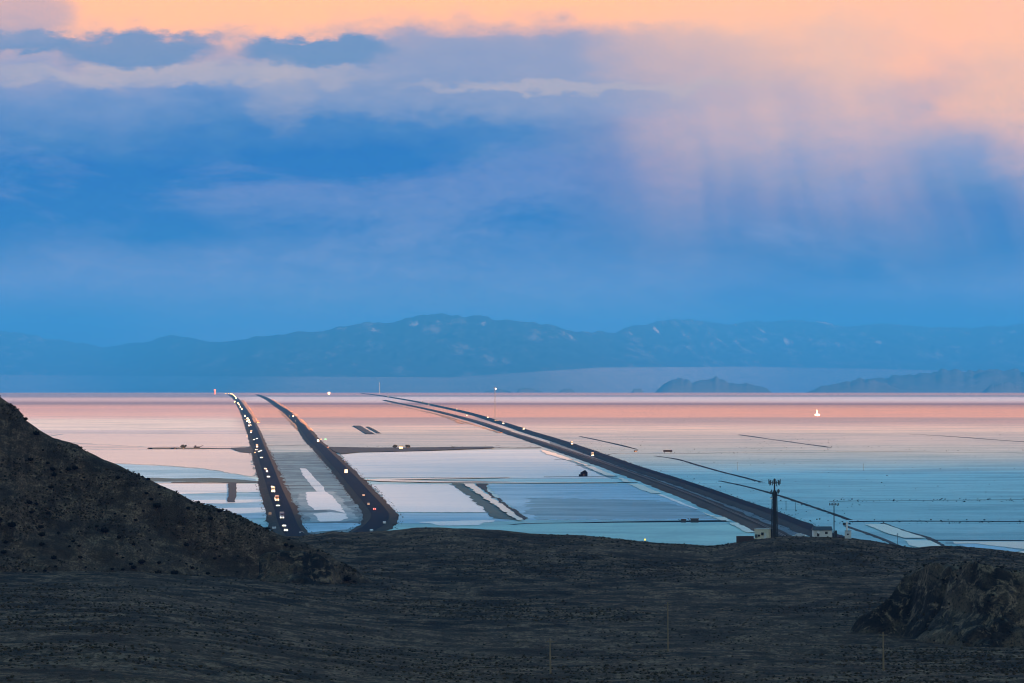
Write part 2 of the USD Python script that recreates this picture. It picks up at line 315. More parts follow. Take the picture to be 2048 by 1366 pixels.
def far_hill(pts, d, label, seed):
    d = d * 1.75
    pts = np.array(pts, float); a, b = pts[0, 0], pts[-1, 0]; X = np.linspace(a, b, 90); u = np.linspace(-1, 1, 36)
    top = np.interp(X, pts[:, 0], pts[:, 1]); hgt = np.maximum((790 - top) / F * d, 0)
    hgt = hgt * (1 + .35 * fb(X, X * 0, 9, 4, seed))
    Xw = np.repeat(((X - 1024) / F)[None], 36, 0); Dw = d + u[:, None] * (b - a) / F * d * .45 + 0 * Xw
    Xw = Xw * Dw
    z0 = HC - (790 - YT) / F * d
    Z = z0 + hgt[None] * (np.cos(u * np.pi / 2)[:, None] ** .8) * (1 + .5 * fb(Xw, Dw, 230, 4, seed + 1))
    Z[[0, -1]] -= 30; Z[:, [0, -1]] -= 30
    obj('hill', gridmesh(Xw, Dw, Z), 'hill_rock', smooth=True, label=label, cat='hill', kind='structure')
far_hill([(1030, 790), (1037, 778), (1050, 774), (1066, 777), (1084, 783), (1090, 790)], 38500, 'small dark dome hill standing just right of the tall thin mast', 2)
far_hill([(1112, 790), (1122, 780), (1135, 776), (1146, 779), (1156, 790)], 38500, 'smallest dark knoll between the dome hill and the long twin hill', 3)
far_hill([(955, 790), (975, 781), (1000, 778), (1020, 782), (1030, 790)], 38800, 'very low dark rise behind the tall thin mast', 9)
far_hill([(1255, 790), (1268, 779), (1282, 776), (1292, 790)], 38500, 'tiny dark bump at the left foot of the long twin hill', 4)
far_hill([(1305, 790), (1325, 770), (1345, 760), (1372, 757), (1384, 764), (1400, 759), (1430, 758), (1470, 765), (1505, 770), (1535, 778), (1550, 790)], 39000, 'long low dark hill with two humps on the horizon', 5)
far_hill([(1600, 790), (1640, 774), (1690, 766), (1715, 760), (1738, 757), (1760, 763), (1790, 775), (1830, 790)], 39500, 'bluish conical hill left of the long rise at the frame edge', 6)
far_hill([(1680, 790), (1730, 764), (1800, 752), (1900, 744), (1980, 741), (2060, 737), (2200, 745), (2300, 790)], 42500, 'long low blue rise reaching the right edge of the horizon', 7)
far_hill([(1955, 790), (1980, 772), (2003, 765), (2030, 770), (2060, 776), (2085, 790)], 39200, 'small bluish hill in front of the long rise at the frame edge', 8)

# unseen mountains behind the camera, crest shaped to place their shadow on the flats
X, Y = np.meshgrid(np.linspace(-14000, 16000, 240), np.linspace(-6000, -150, 61))
prof = np.interp(X, [-14000, -6000, -1000, 1200, 2290, 2790, 3900, 16000], [900, 1000, 800, 690, 668, 838, 858, 872]) + 60 * fb(X, X * 0, 500, 5, 21)
Z = prof * np.clip(1 - np.abs(Y + 2800) / 2500, 0, 1) ** .9 * (1 + .12 * fb(X, Y, 1500, 5, 22) * (np.abs(Y + 2800) > 120)) - drop(X, Y) - 5
obj('western_mountains', gridmesh(X, Y, Z), 'hill_rock', smooth=True, label='unseen mountain range at the back of the viewer shaped to shade the near flats', cat='mountains', kind='structure')

# ------------------------------------------------------------------ foreground: desert floor, low ridge, hillside, outcrop
CREST_X = [-200, 0, 560, 600, 640, 665, 700, 740, 780, 830, 880, 930, 1000, 1060, 1100, 1170, 1230, 1290, 1340, 1390, 1420, 1450, 1475, 1510, 1560, 1620, 1660, 1700, 1740, 1790, 1830, 1860, 1900, 1940, 1970, 2010, 2048, 2150]
CREST_Y = [1062, 1066, 1074, 1072, 1068, 1063, 1066, 1063, 1061, 1056, 1055, 1057, 1060, 1067, 1069, 1071, 1077, 1084, 1087, 1090, 1092, 1089, 1084, 1077, 1072, 1073, 1074, 1077, 1082, 1091, 1097, 1093, 1092, 1095, 1098, 1103, 1108, 1125]
DR = 2200.0
def floor_z(X, D):
    px = X / D * F + 1024
    mid = np.interp(D, [0, 60, 200, 500, 900, 1150, 1480, 1750, 1900], [91, 86, 66, 43, 30.5, 27.5, 18.5, 18.3, 18.6])
    lef = np.interp(D, [0, 60, 200, 500, 900, 1150, 1480, 1750, 1900], [91, 86, 70, 54, 41, 35, 30, 27.5, 25.5])
    z = lef + (mid - lef) * sstep(px, 150, 950)
    zc = HC - (np.interp(px, CREST_X, CREST_Y) - YT) / F * DR
    a = sstep(D, 1880, DR); z = z * (1 - a) + zc * a
    b = np.clip((D - DR) / 420, 0, 1); z = np.where(D > DR, zc - (zc + 3) * b ** 1.3, z)
    amp = sstep(D, 150, 700) * (1 - sstep(D, 2120, 2230)) + .25
    z = z + amp * (3.2 * fb(X, D, 170, 3, 31) + 1.8 * fb(X, D, 45, 3, 32) + 1.3 * fb(X * .5, D, 13, 3, 34)) * (D < DR + 60) + .9 * fb(X * 1.0, D, 9, 3, 33) * np.clip(1 - b, 0, 1)
    return z
def floor_hit(px, py):
    """the farthest visible floor point on a line of sight"""
    d = np.linspace(950, DR + 20, 2200); x = (px - 1024) / F * d
    z = floor_z(x, d); s = z - (HC - (py - YT) / F * d)
    i = int(np.argmax(s > 0)) if (s > 0).any() else len(d) - 1
    return np.array([x[i], d[i], z[i]])
dd = np.concatenate([np.linspace(5, 880, 60), np.arange(900, 1900, 2.6), np.arange(1900, 2260, 1.8), np.linspace(2264, 2650, 30)])
T, D = np.meshgrid(np.linspace(-.112, .112, 760), dd)
obj('desert_floor', gridmesh(T * D, D, floor_z(T * D, D) - drop(T * D, D)), 'desert_brush', smooth=True, label='dark brush covered desert floor and low ridge across the foreground', cat='desert ground', kind='structure')

DH = 1900.0
HX = [-220, -100, -60, 0, 20, 40, 52, 80, 105, 155, 170, 240, 280, 325, 350, 390, 430, 480, 520, 555, 600, 650, 700, 760]
HY = [700, 735, 752, 785, 800, 815, 833, 852, 866, 881, 894, 924, 942, 962, 972, 994, 1005, 1022, 1041, 1058, 1074, 1095, 1128, 1175]
def hill_z(X, D):
    px = X / D * F + 1024
    dc = DH - 20 + 14 * fb(px, px * 0, 90, 3, 41)
    zc = HC - (np.interp(px, HX, HY) - YT) / F * DH
    s = dc - D
    fac = 1.0 + .9 * fb(X, D, 60, 5, 42)
    steep = np.where(s > 0, s * (.50 * fac) * sstep(s, -6, 30), -s * .5)
    # rocky rib at the right end
    rib = sstep(px, 470, 560) * (1 - sstep(px, 655, 720))
    z = zc - steep * (1 + .35 * rib)
    z += 2.4 * fb(X, D, 26, 4, 43) * sstep(np.abs(s), 4, 25) + .9 * fb(X, D, 5, 4, 44) + 2.6 * rib * np.abs(fb(X, D, 9, 4, 45)) * sstep(s, 2, 14)
    return z
def hill_surface():
    px = np.linspace(-150, 765, 470); d = np.concatenate([np.arange(1715, 1790, .9), np.arange(1790, 1900, .45), np.arange(1902, 1990, 6)])
    P, D = np.meshgrid(px, d); X = (P - 1024) / F * D
    Z = hill_z(X, D); zf = floor_z(X, D)
    k = 5.0; m = np.maximum(Z, zf - 1.2); Z2 = m + k * np.log1p(np.exp(-np.abs(Z - zf + 1.2) / k)) * .6 - .9     # the foot runs out gently
    Z2 = np.where(Z < zf - 9, zf - 2.0, Z2)
    return X, D, Z2
HXs, HDs, HZs = hill_surface()
obj('hillside', gridmesh(HXs, HDs, HZs - drop(HXs, HDs)), 'hillside_brush', smooth=True, label='steep brown hillside dotted with shrubs sloping down from the left edge', cat='hillside', kind='structure')

def outcrop(px0, px1, n, d, DO, tx, ty, cap, size=1.0, lean=18, reach=0.0):
    P, D = np.meshgrid(np.linspace(px0, px1, n), d); X = (P - 1024) / F * D; px = P[0]
    zc = HC - (np.interp(px, tx, ty) - YT) / F * DO + 1.1 * size * fb(px, px * 0, 9, 4, 51)
    rag = np.abs(fb(X, D, 26 * size, 5, 52)); but = fb(X + .5 * D, X * 0, 15 * size, 3, 53)
    front = DO - lean + lean * .9 * but + 8 * size * fb(P, P * 0, 60, 3, 54) - reach * sstep(P, 1800, 1990)
    s = front - D
    zz = zc - np.where(s > 0, np.minimum(s * 1.0, s * .32 + 8 * size) * (1 + .4 * but), -s * .12)
    zz = zz + size * ((9.0 * rag - 2.0) * sstep(s, -25, 3) + 1.3 * fb(X, D, 3.5, 4, 55) - 2.5 * sstep(rag, .06, .0) * sstep(s, -3, 5))
    zf = floor_z(X, D) - 1.0
    zz = np.where(zz < zf, zf - .6, zz)
    return X, D, np.minimum(zz, HC - (cap - YT) / F * D)
OX, OD, OZ = outcrop(1640, 2170, 300, np.concatenate([np.arange(1390, 1600, .6), np.arange(1600, 1680, 3)]), 1560.0,
    [1640, 1690, 1702, 1720, 1745, 1770, 1788, 1800, 1815, 1835, 1860, 1900, 1950, 2000, 2048, 2170], [1330, 1290, 1245, 1222, 1208, 1192, 1170, 1150, 1132, 1120, 1112, 1108, 1107, 1112, 1118, 1135], 1104, reach=42.0)
obj('rock_outcrop', gridmesh(OX, OD, OZ - drop(OX, OD)), 'outcrop_rock', label='dark craggy rock outcrop with pale faces at the lower right', cat='rock outcrop', kind='structure')
CX, CD, CZ = outcrop(470, 690, 150, np.arange(1828, 1892, .5), 1872.0, [470, 500, 530, 560, 600, 640, 660, 675, 690], [1150, 1112, 1098, 1093, 1096, 1104, 1116, 1134, 1160], 1086, .55, 9)
obj('rock_outcrop', gridmesh(CX, CD, CZ - drop(CX, CD)), 'outcrop_rock', label='low brown cliff band at the right foot of the shrubby hillside', cat='rock outcrop', kind='structure')

# ------------------------------------------------------------------ ground sheets, ribbons
def sheet(name, pts, mat, h=.15, jag=0.0, seed=1, shore=None, **t):
    """a flat patch lying on the flats; its corner points are given as seen in the photograph"""
    q = []
    shore = name == 'brine_pond' and mat in ('pale_brine', 'bright_brine', 'pink_brine') if shore is None else shore
    P = [np.array(p, float) for p in pts]
    for a, b in zip(P, P[1:] + P[:1]):
        n = max(2, int(abs(b[0] - a[0]) / 4 + abs(b[1] - a[1]) / .7))
        C = a + (b - a) * (np.arange(n) / n)[:, None]
        if jag and n > 1:
            C[1:, 0] += (jag * 26 * fb(C[:, 1], C[:, 0] * .04, 2.2, 5, seed))[1:] * min(1, abs(b[1] - a[1]) / 8)
            C[1:, 1] += (jag * 1.8 * fb(C[:, 0], C[:, 1] * .3, 14.0, 5, seed + 50))[1:]
        q += [at(c[0], c[1], h)[:2] for c in C]
    pg = Polygon(q)
    if not pg.is_valid: pg = pg.buffer(0)
    if pg.geom_type != 'Polygon': pg = max(pg.geoms, key=lambda g: g.area)
    pieces = [(name, pg, h, mat)]
    if shore:
        ring = pg.buffer(5.0)
        am = min(42, .10 * np.ptp(np.array(q)[:, 1]))
        c = np.array(ring.exterior.coords)[:-1]; c = c + np.stack([9 * fb(c[:, 0], c[:, 1] * .12, 11, 4, seed + 7), am * fb(c[:, 0] * .5, c[:, 1], 60, 4, seed + 8)], 1)
        ring = Polygon(c).buffer(0); ring = max(ring.geoms, key=lambda g: g.area) if ring.geom_type != 'Polygon' else ring
        pieces.append(('shore', ring, h * .55, 'shore_mud'))
    made = None
    for nm, shape, hh, mt in pieces:
        made_ = flat(nm, shape, hh, mt, made, t if made is None else {}); made = made or made_
    return made
def flat(name, pg, h, mat, parent, t):
    v, f = trimesh.creation.triangulate_polygon(pg, engine='earcut')
    v, f = trimesh.remesh.subdivide_to_size(np.column_stack([v, v[:, 0] * 0]), f, 420.0, max_iter=12)
    v[:, 2] = h - drop(v[:, 0], v[:, 1])
    m = trimesh.Trimesh(v, f, process=False)
    if (m.face_normals[:, 2] < 0).mean() > .5: m.invert()
    return obj(name, m, mat, parent, kind=None if parent else 'structure', **t)
def path(pts, step=60.0):
    q = np.array([at(*p)[:2] for p in pts]); s = np.concatenate([[0], np.cumsum(np.linalg.norm(np.diff(q, axis=0), axis=1))])
    from scipy.interpolate import PchipInterpolator
    u = np.unique(np.concatenate([np.arange(0, s[-1], step), [s[-1]]]))
    return np.stack([PchipInterpolator(s, q[:, k])(u) for k in (0, 1)], 1)
def ribbon(q, prof, jag=0.0, seed=0, lift=1.0):
    """prof: (sideways offset to the right, height) pairs across the line"""
    tng = np.gradient(q, axis=0); tng /= np.linalg.norm(tng, axis=1)[:, None]; nrm = np.stack([tng[:, 1], -tng[:, 0]], 1)
    r = np.random.default_rng(seed); rows = []
    for i, (o, h) in enumerate(prof):
        j = r.normal(0, jag, len(q)) if jag and i in (0, len(prof) - 1) else 0
        p = q + nrm * (o + j)[:, None] if np.ndim(j) else q + nrm * o
        rows.append(np.column_stack([p, h * lift - drop(p[:, 0], p[:, 1])]))
    A = np.stack(rows, 0)
    v, f = gridmesh(A[..., 0], A[..., 1], A[..., 2])
    m = trimesh.Trimesh(v, np.vstack([f[:, [0, 1, 2]], f[:, [0, 2, 3]]]), process=False)
    if m.face_normals[:, 2].mean() < 0: m.invert()
    return m

R1 = [(640, 1180), (612, 1120), (598, 1085), (580, 1060), (565, 1020), (550, 982), (534, 935), (520, 897), (509, 866), (499, 842), (489, 822), (481, 810), (474, 800), (467, 793.5), (459, 789.5)]
R2 = [(690, 1110), (708, 1083), (732, 1064), (747, 1056), (757, 1045), (760, 1033), (751, 1018), (734, 998), (715, 976), (692, 950), (664.6, 921), (638, 893), (629, 886), (613, 866), (597, 848), (586, 837), (570, 821.5), (554, 811), (543, 803), (528, 795), (515, 789.5)]
R3 = [(1760, 1118), (1660, 1077), (1624, 1063.5), (1596, 1052), (1565, 1039.5), (1534, 1027), (1487, 1011), (1434, 991.5), (1397, 978.5), (1360, 966), (1323, 954), (1285, 942), (1248, 929.5), (1211, 916), (1174, 902.5), (1137, 889.5), (1100, 877.5), (1058, 865), (1025, 853.5), (990, 842.5), (955, 831.5), (911, 820.5), (876, 813), (849, 807), (823, 802), (788, 796), (753, 790.5), (724, 787.3)]
RW = [(1640, 1115), (1560, 1075), (1530, 1059), (1478, 1036), (1397, 1000.5), (1323, 972), (1211, 931), (1150, 910), (1100, 893), (1051, 876.5), (1027, 869), (999, 859), (964, 847), (925, 836), (876, 823.5), (840, 815.5), (798, 807), (770, 801)]
q1, q2, q3, qw = (path(p, 40) for p in (R1, R2, R3, RW))
def road(q, name, w, h, lab, emb, lab2, sh=(5.0, 5.0), mark=True):
    obj('embankment', ribbon(q, [(-w / 2 - sh[0], .02), (-w / 2 - .4, h - .12), (w / 2 + .4, h - .12), (w / 2 + sh[1], .02)], .8, 5), emb, label=lab2, cat='embankment', kind='structure')
    r = obj(name, ribbon(q, [(-w / 2, h), (w / 2, h)]), 'asphalt', label=lab, cat='road', kind='structure')
road(q1, 'road', 11, 1.4, 'left carriageway of the highway carrying oncoming cars with headlights', 'gravel', 'gravel shoulder bank under the left highway carriageway', (6.0, 4.5))
road(q2, 'road', 11, 1.4, 'middle highway carriageway that bends round just above the dark ridge', 'gravel', 'brown scrubby bank under the middle highway carriageway', (5.0, 6.5))
road(q3, 'road', 8.5, 2.2, 'dark straight road running diagonally from the ridge towers to the horizon', 'dark_gravel', 'dark raised bank under the long diagonal road', (5.0, 6.0), mark=False)
obj('railway_bank', ribbon(qw, [(-9, .02), (-4, 1.9), (4, 1.9), (9, .02)], .8, 6), 'ballast', label='brown railway bank running beside the long diagonal road', cat='railway bank', kind='structure')
rl = obj('railway_track', ribbon(qw[qw[:, 1] < 9000], [(-1.5, 2.0), (1.5, 2.0)]), 'dark_gravel', label='narrow railway track on top of the brown bank', cat='railway track', kind='structure')
for o in (-.72, .72): obj('rail', ribbon(qw[qw[:, 1] < 9000], [(o - .07, 2.1), (o - .06, 2.2), (o + .06, 2.2), (o + .07, 2.1)]), 'rail_steel', rl)
verge = [q for q in RW[1:-1] if q[0] > 1060] + [(px, py - .5) for px, py in R3[::-1] if 1080 < px < 1640]
sheet('verge', verge, 'verge_mud', .08, .15, 70, label='blue grey strip of damp ground between the railway bank and the diagonal road', cat='verge')
fr = path([(575, 1120), (556, 1078), (545, 1045), (537, 1015), (524, 975)], 40)
obj('frontage_track', ribbon(fr, [(-2.5, .3), (2.5, .3)]), 'gravel', label='pale dirt track along the left foot of the left carriageway', cat='dirt track', kind='structure')

simple('sunlit_orange', (.66, .36, .21), .9, .1, vary=.45, scale=.01)  # warm sunlight on the bank slopes is put into this colour
def berm(pts, w, h, label, seed):  # added low ridges that stand in for sunlit embankment slopes
    q = path(pts, 40); obj('sand_berm', ribbon(q, [(-w / 3 - 2, .02), (-w / 3, h), (w / 3, h * .8), (w / 3 + 2, .02)], 2.5, seed, lift=np.clip(.7 + 2.5 * fb(q[:, 0], q[:, 1] * .2, 120, 4, seed), .02, 1.2)), 'sunlit_orange', label=label, cat='sunlit strip', kind='structure')
berm([(543, 799.5), (556, 807.5), (573, 819), (590, 832), (604, 846), (620, 862)], 7, 1.6, 'added strip painted sunlit orange along the right side of the middle carriageway', 61)
berm([(560, 822), (572, 833), (585, 846), (598, 861)], 4, 1.2, 'added strip painted sunlit orange along the left side of the middle carriageway', 62)
berm([(485, 801), (492, 812), (501, 826), (511, 846)], 9, 1.4, 'added strip painted sunlit orange along the right side of the left carriageway', 63)
berm([(770, 805.5), (800, 812), (840, 821), (880, 830), (925, 843), (965, 855), (1000, 866)], 4, 1.2, 'thin added strip painted sunlit orange just below the railway bank on the pink flats', 64)
berm([(850, 823), (890, 834), (925, 848)], 4, .8, 'short faint added strip painted sunlit orange out on the pink flats below the railway bank', 65)
def dike(pts, w, h, mat, label, name='dike', c='dike'):
    q = path(pts, 12); u = np.clip(.75 + 2.2 * fb(q[:, 0], q[:, 1] * .3, 70, 5, int(pts[0][0])), .06, 1.25)
    obj(name, ribbon(q, [(-w / 2 - h * 1.5, .02), (-w / 2, h), (w / 2, h), (w / 2 + h * 1.5, .02)], .5, 9, lift=u), mat, label=label, cat=c, kind='structure')

# left of the highway
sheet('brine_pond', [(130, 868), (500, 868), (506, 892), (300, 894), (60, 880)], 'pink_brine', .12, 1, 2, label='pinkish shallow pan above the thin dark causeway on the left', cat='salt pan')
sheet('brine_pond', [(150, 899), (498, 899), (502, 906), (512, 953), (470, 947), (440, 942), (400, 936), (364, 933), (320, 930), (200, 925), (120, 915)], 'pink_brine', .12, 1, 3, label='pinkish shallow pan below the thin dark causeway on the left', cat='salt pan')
sheet('brine_pond', [(200, 926), (320, 931.5), (364, 935), (408, 938), (443, 944), (496, 953.5), (513, 961), (513, 965), (300, 965), (200, 950)], 'blue_brine', .17, 1, 4, label='blue crescent of open brine beside the left carriageway', cat='brine pool')
sheet('mud_bar', [(300, 955), (350, 957), (420, 955.5), (470, 958), (512, 962), (514, 966), (420, 964), (300, 963)], 'green_mud', .22, 1, 5, label='dark green mud bar at the lower edge of the blue crescent', cat='mud bar')
sheet('brine_pond', [(300, 967.5), (516, 967.5), (520, 984), (470, 984), (300, 990)], 'pale_brine', .12, 0, 6, label='pale pan split by the dark spur near the hillside', cat='salt pan')
sheet('brine_pond', [(300, 990), (470, 985), (520, 985), (533, 1008), (545, 1036), (420, 1040), (300, 1020)], 'blue_brine', .14, 1, 7, label='blue brine in the angle between hillside and left carriageway', cat='brine pool')
sheet('salt_bar', [(380, 1000), (522, 999), (527, 1004), (440, 1007), (380, 1006)], 'bright_brine', .24, 1, 8, label='white salt bar in the blue brine under the hillside', cat='salt bar')
sheet('salt_bar', [(430, 1016), (531, 1015), (536, 1024), (480, 1027), (430, 1024)], 'bright_brine', .24, 1, 9, label='lower white salt bar nearest the hillside', cat='salt bar')
sheet('spur', [(456, 966), (473, 966), (473, 984), (470, 1004), (455, 1004), (457, 984)], 'mud', .5, .22, 10, label='short dark spur of mud pointing towards the hillside', cat='mud spur')
dike([(300, 898.3), (340, 898), (420, 898), (505, 897.5)], 8, 1.4, 'mud', 'thin dark causeway reaching left from the highway', c='causeway')
sheet('causeway_apron', [(462, 895.5), (506, 893.5), (509, 906), (482, 904), (470, 900.5)], 'mud', .6, .6, 11, label='dark wedge where the left causeway meets the highway', cat='causeway')
dike([(345, 966), (420, 966.4), (516, 966)], 4, .7, 'mud', 'low dark dike under the blue crescent pool')
# between the carriageways
sheet('brine_pond', [(540, 905), (640, 903), (700, 965), (745, 1045), (720, 1066), (600, 1075), (575, 1035), (556, 975)], 'median_mud', .10, 1, 12, label='teal mudflat strip between the two highway carriageways', cat='mudflat')
sheet('brine_pond', [(611, 984), (652, 983), (666, 992), (678, 1008), (686, 1020), (692, 1026), (660, 1019), (628, 1020), (616, 1008)], 'bright_brine', .2, .5, 13, shore=True, label='bright white pool between the two carriageways', cat='pool')
sheet('brine_pond', [(628, 1027), (660, 1024), (692, 1027), (696, 1036), (680, 1042), (640, 1043)], 'pale_brine', .2, .5, 14, shore=True, label='smaller pale pool just below the bright one between carriageways', cat='pool')
sheet('stream', [(599, 936), (605, 948), (613, 958), (621, 968), (629, 978), (633, 983), (650, 983), (648, 974), (640, 966), (630, 957), (622, 947), (611, 937)], 'pale_brine', .2, .3, 15, label='pale winding stream feeding the bright pool', cat='stream')
sheet('brine_pond', [(572, 1046), (720, 1046), (712, 1057), (590, 1066)], 'blue_brine', .16, 1, 16, label='blue strip of brine where the carriageways near the ridge', cat='brine pool')
dike([(548, 920.5), (600, 920), (655, 919)], 1.5, .35, 'mud', 'faint dark dike crossing between the carriageways', )
dike([(556, 972), (640, 971.5), (702, 970)], 3, .5, 'mud', 'dark dike crossing above the bright pool')
dike([(520, 891.5), (634, 890)], 2, .4, 'mud', 'faint upper dike crossing between the carriageways')
# right of the middle carriageway
sheet('brine_pond', [(683, 909), (720, 905.5), (800, 903.5), (880, 902), (1000, 899.5), (1082, 898.5), (1120, 914), (1165, 935), (1222, 957), (1000, 957), (960, 954), (723, 955), (700, 932)], 'pale_brine', .14, .6, 21, label='long pale blue pond right of the middle carriageway', cat='brine pond')
sheet('brine_pond', [(741, 968.5), (900, 968.5), (924, 983), (945, 999), (981, 1024), (788, 1024), (772, 1004), (758, 984)], 'bright_brine', .14, .8, 22, label='bright pale pond left of the straight pinkish dike', cat='brine pond')
sheet('brine_pond', [(972, 968), (1262, 967.5), (1300, 984), (1330, 993), (1400, 1022), (1440, 1040), (1060, 1040), (1010, 1004)], 'blue_brine', .14, .6, 23, label='broad blue pond right of the straight pinkish dike', cat='brine pond')
sheet('brine_pond', [(1060, 996), (1320, 1000), (1400, 1024), (1430, 1037), (1075, 1039), (1050, 1020)], 'deep_brine', .18, 3, 24, label='darker blue water in the lower half of the broad pond', cat='brine pool')
sheet('brine_pond', [(788, 1026), (984, 1026), (1022, 1041), (900, 1048), (796, 1046)], 'blue_brine', .14, 1, 25, label='dark blue brine strip just right of the highway bend', cat='brine pool')
sheet('salt_apron', [(740, 1058), (800, 1049), (1010, 1044), (1450, 1046), (1520, 1072), (1480, 1100), (740, 1100)], 'teal_salt', .11, 0, 26, label='teal salt apron showing just above the dark ridge', cat='salt apron')
sheet('salt_bar', [(840, 1044), (900, 1042), (990, 1040), (960, 1050), (880, 1051)], 'pale_brine', .24, 1.5, 27, label='pale salt bar between the highway bend and the pinkish dike', cat='salt bar')
sheet('salt_strip', [(725, 959.5), (760, 957.2), (860, 955.5), (1020, 953.6), (1020, 954.8), (860, 957.8), (780, 959.6), (880, 962), (1000, 963.6), (1235, 965.5), (1235, 966.5), (1000, 965.2), (860, 964.4), (760, 962.2)], 'sunlit_salt', .7, 0, 28, label='forked strip of pinkish salt pointing at the middle carriageway', cat='salt strip')
sheet('mud_bank', [(903, 966.5), (926, 967), (975, 1000), (1038, 1040), (985, 1036), (962, 1012), (936, 990)], 'green_mud', .3, 1.2, 29, label='dark green bank along the left of the straight pinkish dike', cat='mud bank')
sheet('salt_dike', [(926, 967), (948, 967), (964, 981), (1000, 1006), (1048, 1040), (1036, 1040), (1000, 1018), (962, 991)], 'sunlit_salt', .9, .5, 30, label='straight pinkish salt dike slanting between two ponds', cat='salt dike')
sheet('mud_bank', [(949, 967), (975, 967.5), (972, 980), (1012, 1008), (1056, 1036), (1049, 1040), (1000, 1005)], 'mud', .3, .8, 31, label='thin dark edge along the right of the straight pinkish dike', cat='mud bank')
dike([(745, 961.2), (900, 962.4), (1100, 965.2), (1275, 965.8)], 3, .7, 'mud', 'long dark dike between the upper and lower ponds')
dike([(1090, 954.5), (1180, 953.5), (1232, 953)], 3, .5, 'mud', 'short dark dike under the small dark hut')
dike([(1020, 1050), (1060, 1047.5), (1200, 1046), (1340, 1044), (1452, 1043.5)], 3, .8, 'mud', 'dark dike along the lower edge of the broad blue pond')
dike([(1110, 920), (1145, 919.8)], 3, .4, 'mud', 'short dark stub off the railway bank, upper one')
dike([(1152, 931.4), (1180, 931.2)], 3, .4, 'mud', 'short dark stub off the railway bank, lower one')
sheet('causeway', [(655, 893.5), (760, 895), (985, 893.2), (990, 896), (870, 900.5), (800, 902.5), (720, 904), (682, 908), (670, 903)], 'mud', .8, .4, 32, label='dark causeway widening towards the middle carriageway', cat='causeway')
dike([(985, 896), (1040, 896.6), (1078, 896)], 4, .8, 'mud', 'thin dark dike joining the dark causeway to the railway bank')
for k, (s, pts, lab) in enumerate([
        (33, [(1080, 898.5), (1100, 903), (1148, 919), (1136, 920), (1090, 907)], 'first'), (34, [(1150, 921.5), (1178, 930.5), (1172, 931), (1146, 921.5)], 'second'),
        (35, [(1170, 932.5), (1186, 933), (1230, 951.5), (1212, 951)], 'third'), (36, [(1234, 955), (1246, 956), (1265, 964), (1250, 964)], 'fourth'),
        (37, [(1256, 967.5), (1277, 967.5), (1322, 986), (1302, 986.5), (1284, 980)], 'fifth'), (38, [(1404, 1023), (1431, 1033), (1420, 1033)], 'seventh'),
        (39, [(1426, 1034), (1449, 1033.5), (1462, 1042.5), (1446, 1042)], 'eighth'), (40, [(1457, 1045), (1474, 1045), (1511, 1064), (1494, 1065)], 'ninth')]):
    sheet('salt_strip', pts, 'sunlit_salt', .5, .4, s, label=f'{lab} pinkish salt patch along the railway bank, counted from the far causeway', cat='salt patch')
sheet('salt_strip', [(1316, 988), (1326, 989), (1400, 1019), (1392, 1018), (1350, 1003)], 'bright_brine', .4, .5, 41, label='thin white sixth streak along the railway bank, between pinkish patches', cat='salt patch')
# right-hand side
sheet('salt_strip', [(1730, 1048.6), (1768, 1047.6), (1808, 1061.5), (1852, 1075.5), (1808, 1075.5), (1770, 1064.5)], 'sunlit_salt', .5, .4, 42, label='upper pale oblong of salt right of the ridge towers', cat='salt patch')
sheet('salt_strip', [(1808, 1079.6), (1860, 1080.6), (1888, 1094), (1850, 1097), (1822, 1091)], 'sunlit_salt', .5, .4, 43, label='lower pale oblong of salt right of the ridge towers', cat='salt patch')
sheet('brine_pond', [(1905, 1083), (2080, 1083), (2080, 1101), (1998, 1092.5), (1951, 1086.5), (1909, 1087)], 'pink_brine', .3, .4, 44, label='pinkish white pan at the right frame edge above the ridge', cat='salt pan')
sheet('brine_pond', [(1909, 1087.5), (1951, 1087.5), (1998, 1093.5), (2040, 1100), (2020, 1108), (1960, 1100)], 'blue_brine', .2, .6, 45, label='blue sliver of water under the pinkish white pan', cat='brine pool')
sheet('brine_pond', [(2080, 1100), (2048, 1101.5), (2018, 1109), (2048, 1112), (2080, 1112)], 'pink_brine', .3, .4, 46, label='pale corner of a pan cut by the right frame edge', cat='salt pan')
dike([(1766, 1047.5), (1800, 1060), (1856, 1076), (1884, 1094), (1900, 1104)], 2.5, .6, 'mud', 'dark dike along the right side of the pale oblongs')
dike([(1856, 1081), (1950, 1081.5), (2090, 1081.5)], 2, .6, 'mud', 'dark dike above the pinkish white pan on the right')
dike([(1700, 1044), (1850, 1043), (2090, 1044.5)], 1.5, .5, 'mud', 'long thin dark dike crossing the teal flats right of the towers')
dike([(1660, 1003), (1800, 1001), (2090, 1000)], 1, .3, 'mud', 'faint dark dike across the teal flats on the right')
dike([(1690, 1052), (1730, 1066), (1780, 1085), (1800, 1094)], 1.5, .5, 'mud', 'dark siding bank slanting behind the small white antenna hut')
dike([(1310, 912), (1360, 920), (1397, 931), (1440, 943), (1487, 955), (1525, 965)], 2.5, .5, 'dark_gravel', 'dark track slanting away right of the diagonal road', 'track', 'track')
dike([(1440, 962), (1500, 975), (1560, 992), (1620, 1012), (1700, 1040)], 2.5, .4, 'dark_gravel', 'second dark track between the diagonal road and the teal flats', 'track', 'track')
dike([(1480, 870), (1530, 877), (1580, 884), (1660, 895)], 2.5, .7, 'mud', 'dark line of spoil slanting across the pale flats', 'spoil_bank', 'spoil bank')
dike([(1820, 868), (1900, 873), (1980, 879), (2080, 886)], 2.5, .6, 'mud', 'dark line of spoil near the right edge of the pale flats', 'spoil_bank', 'spoil bank')
dike([(1215, 910), (1270, 906.5), (1330, 908), (1500, 905), (1800, 904), (2090, 907)], 1.2, .3, 'mud', 'faint dark bank crossing the flats under the billboard')
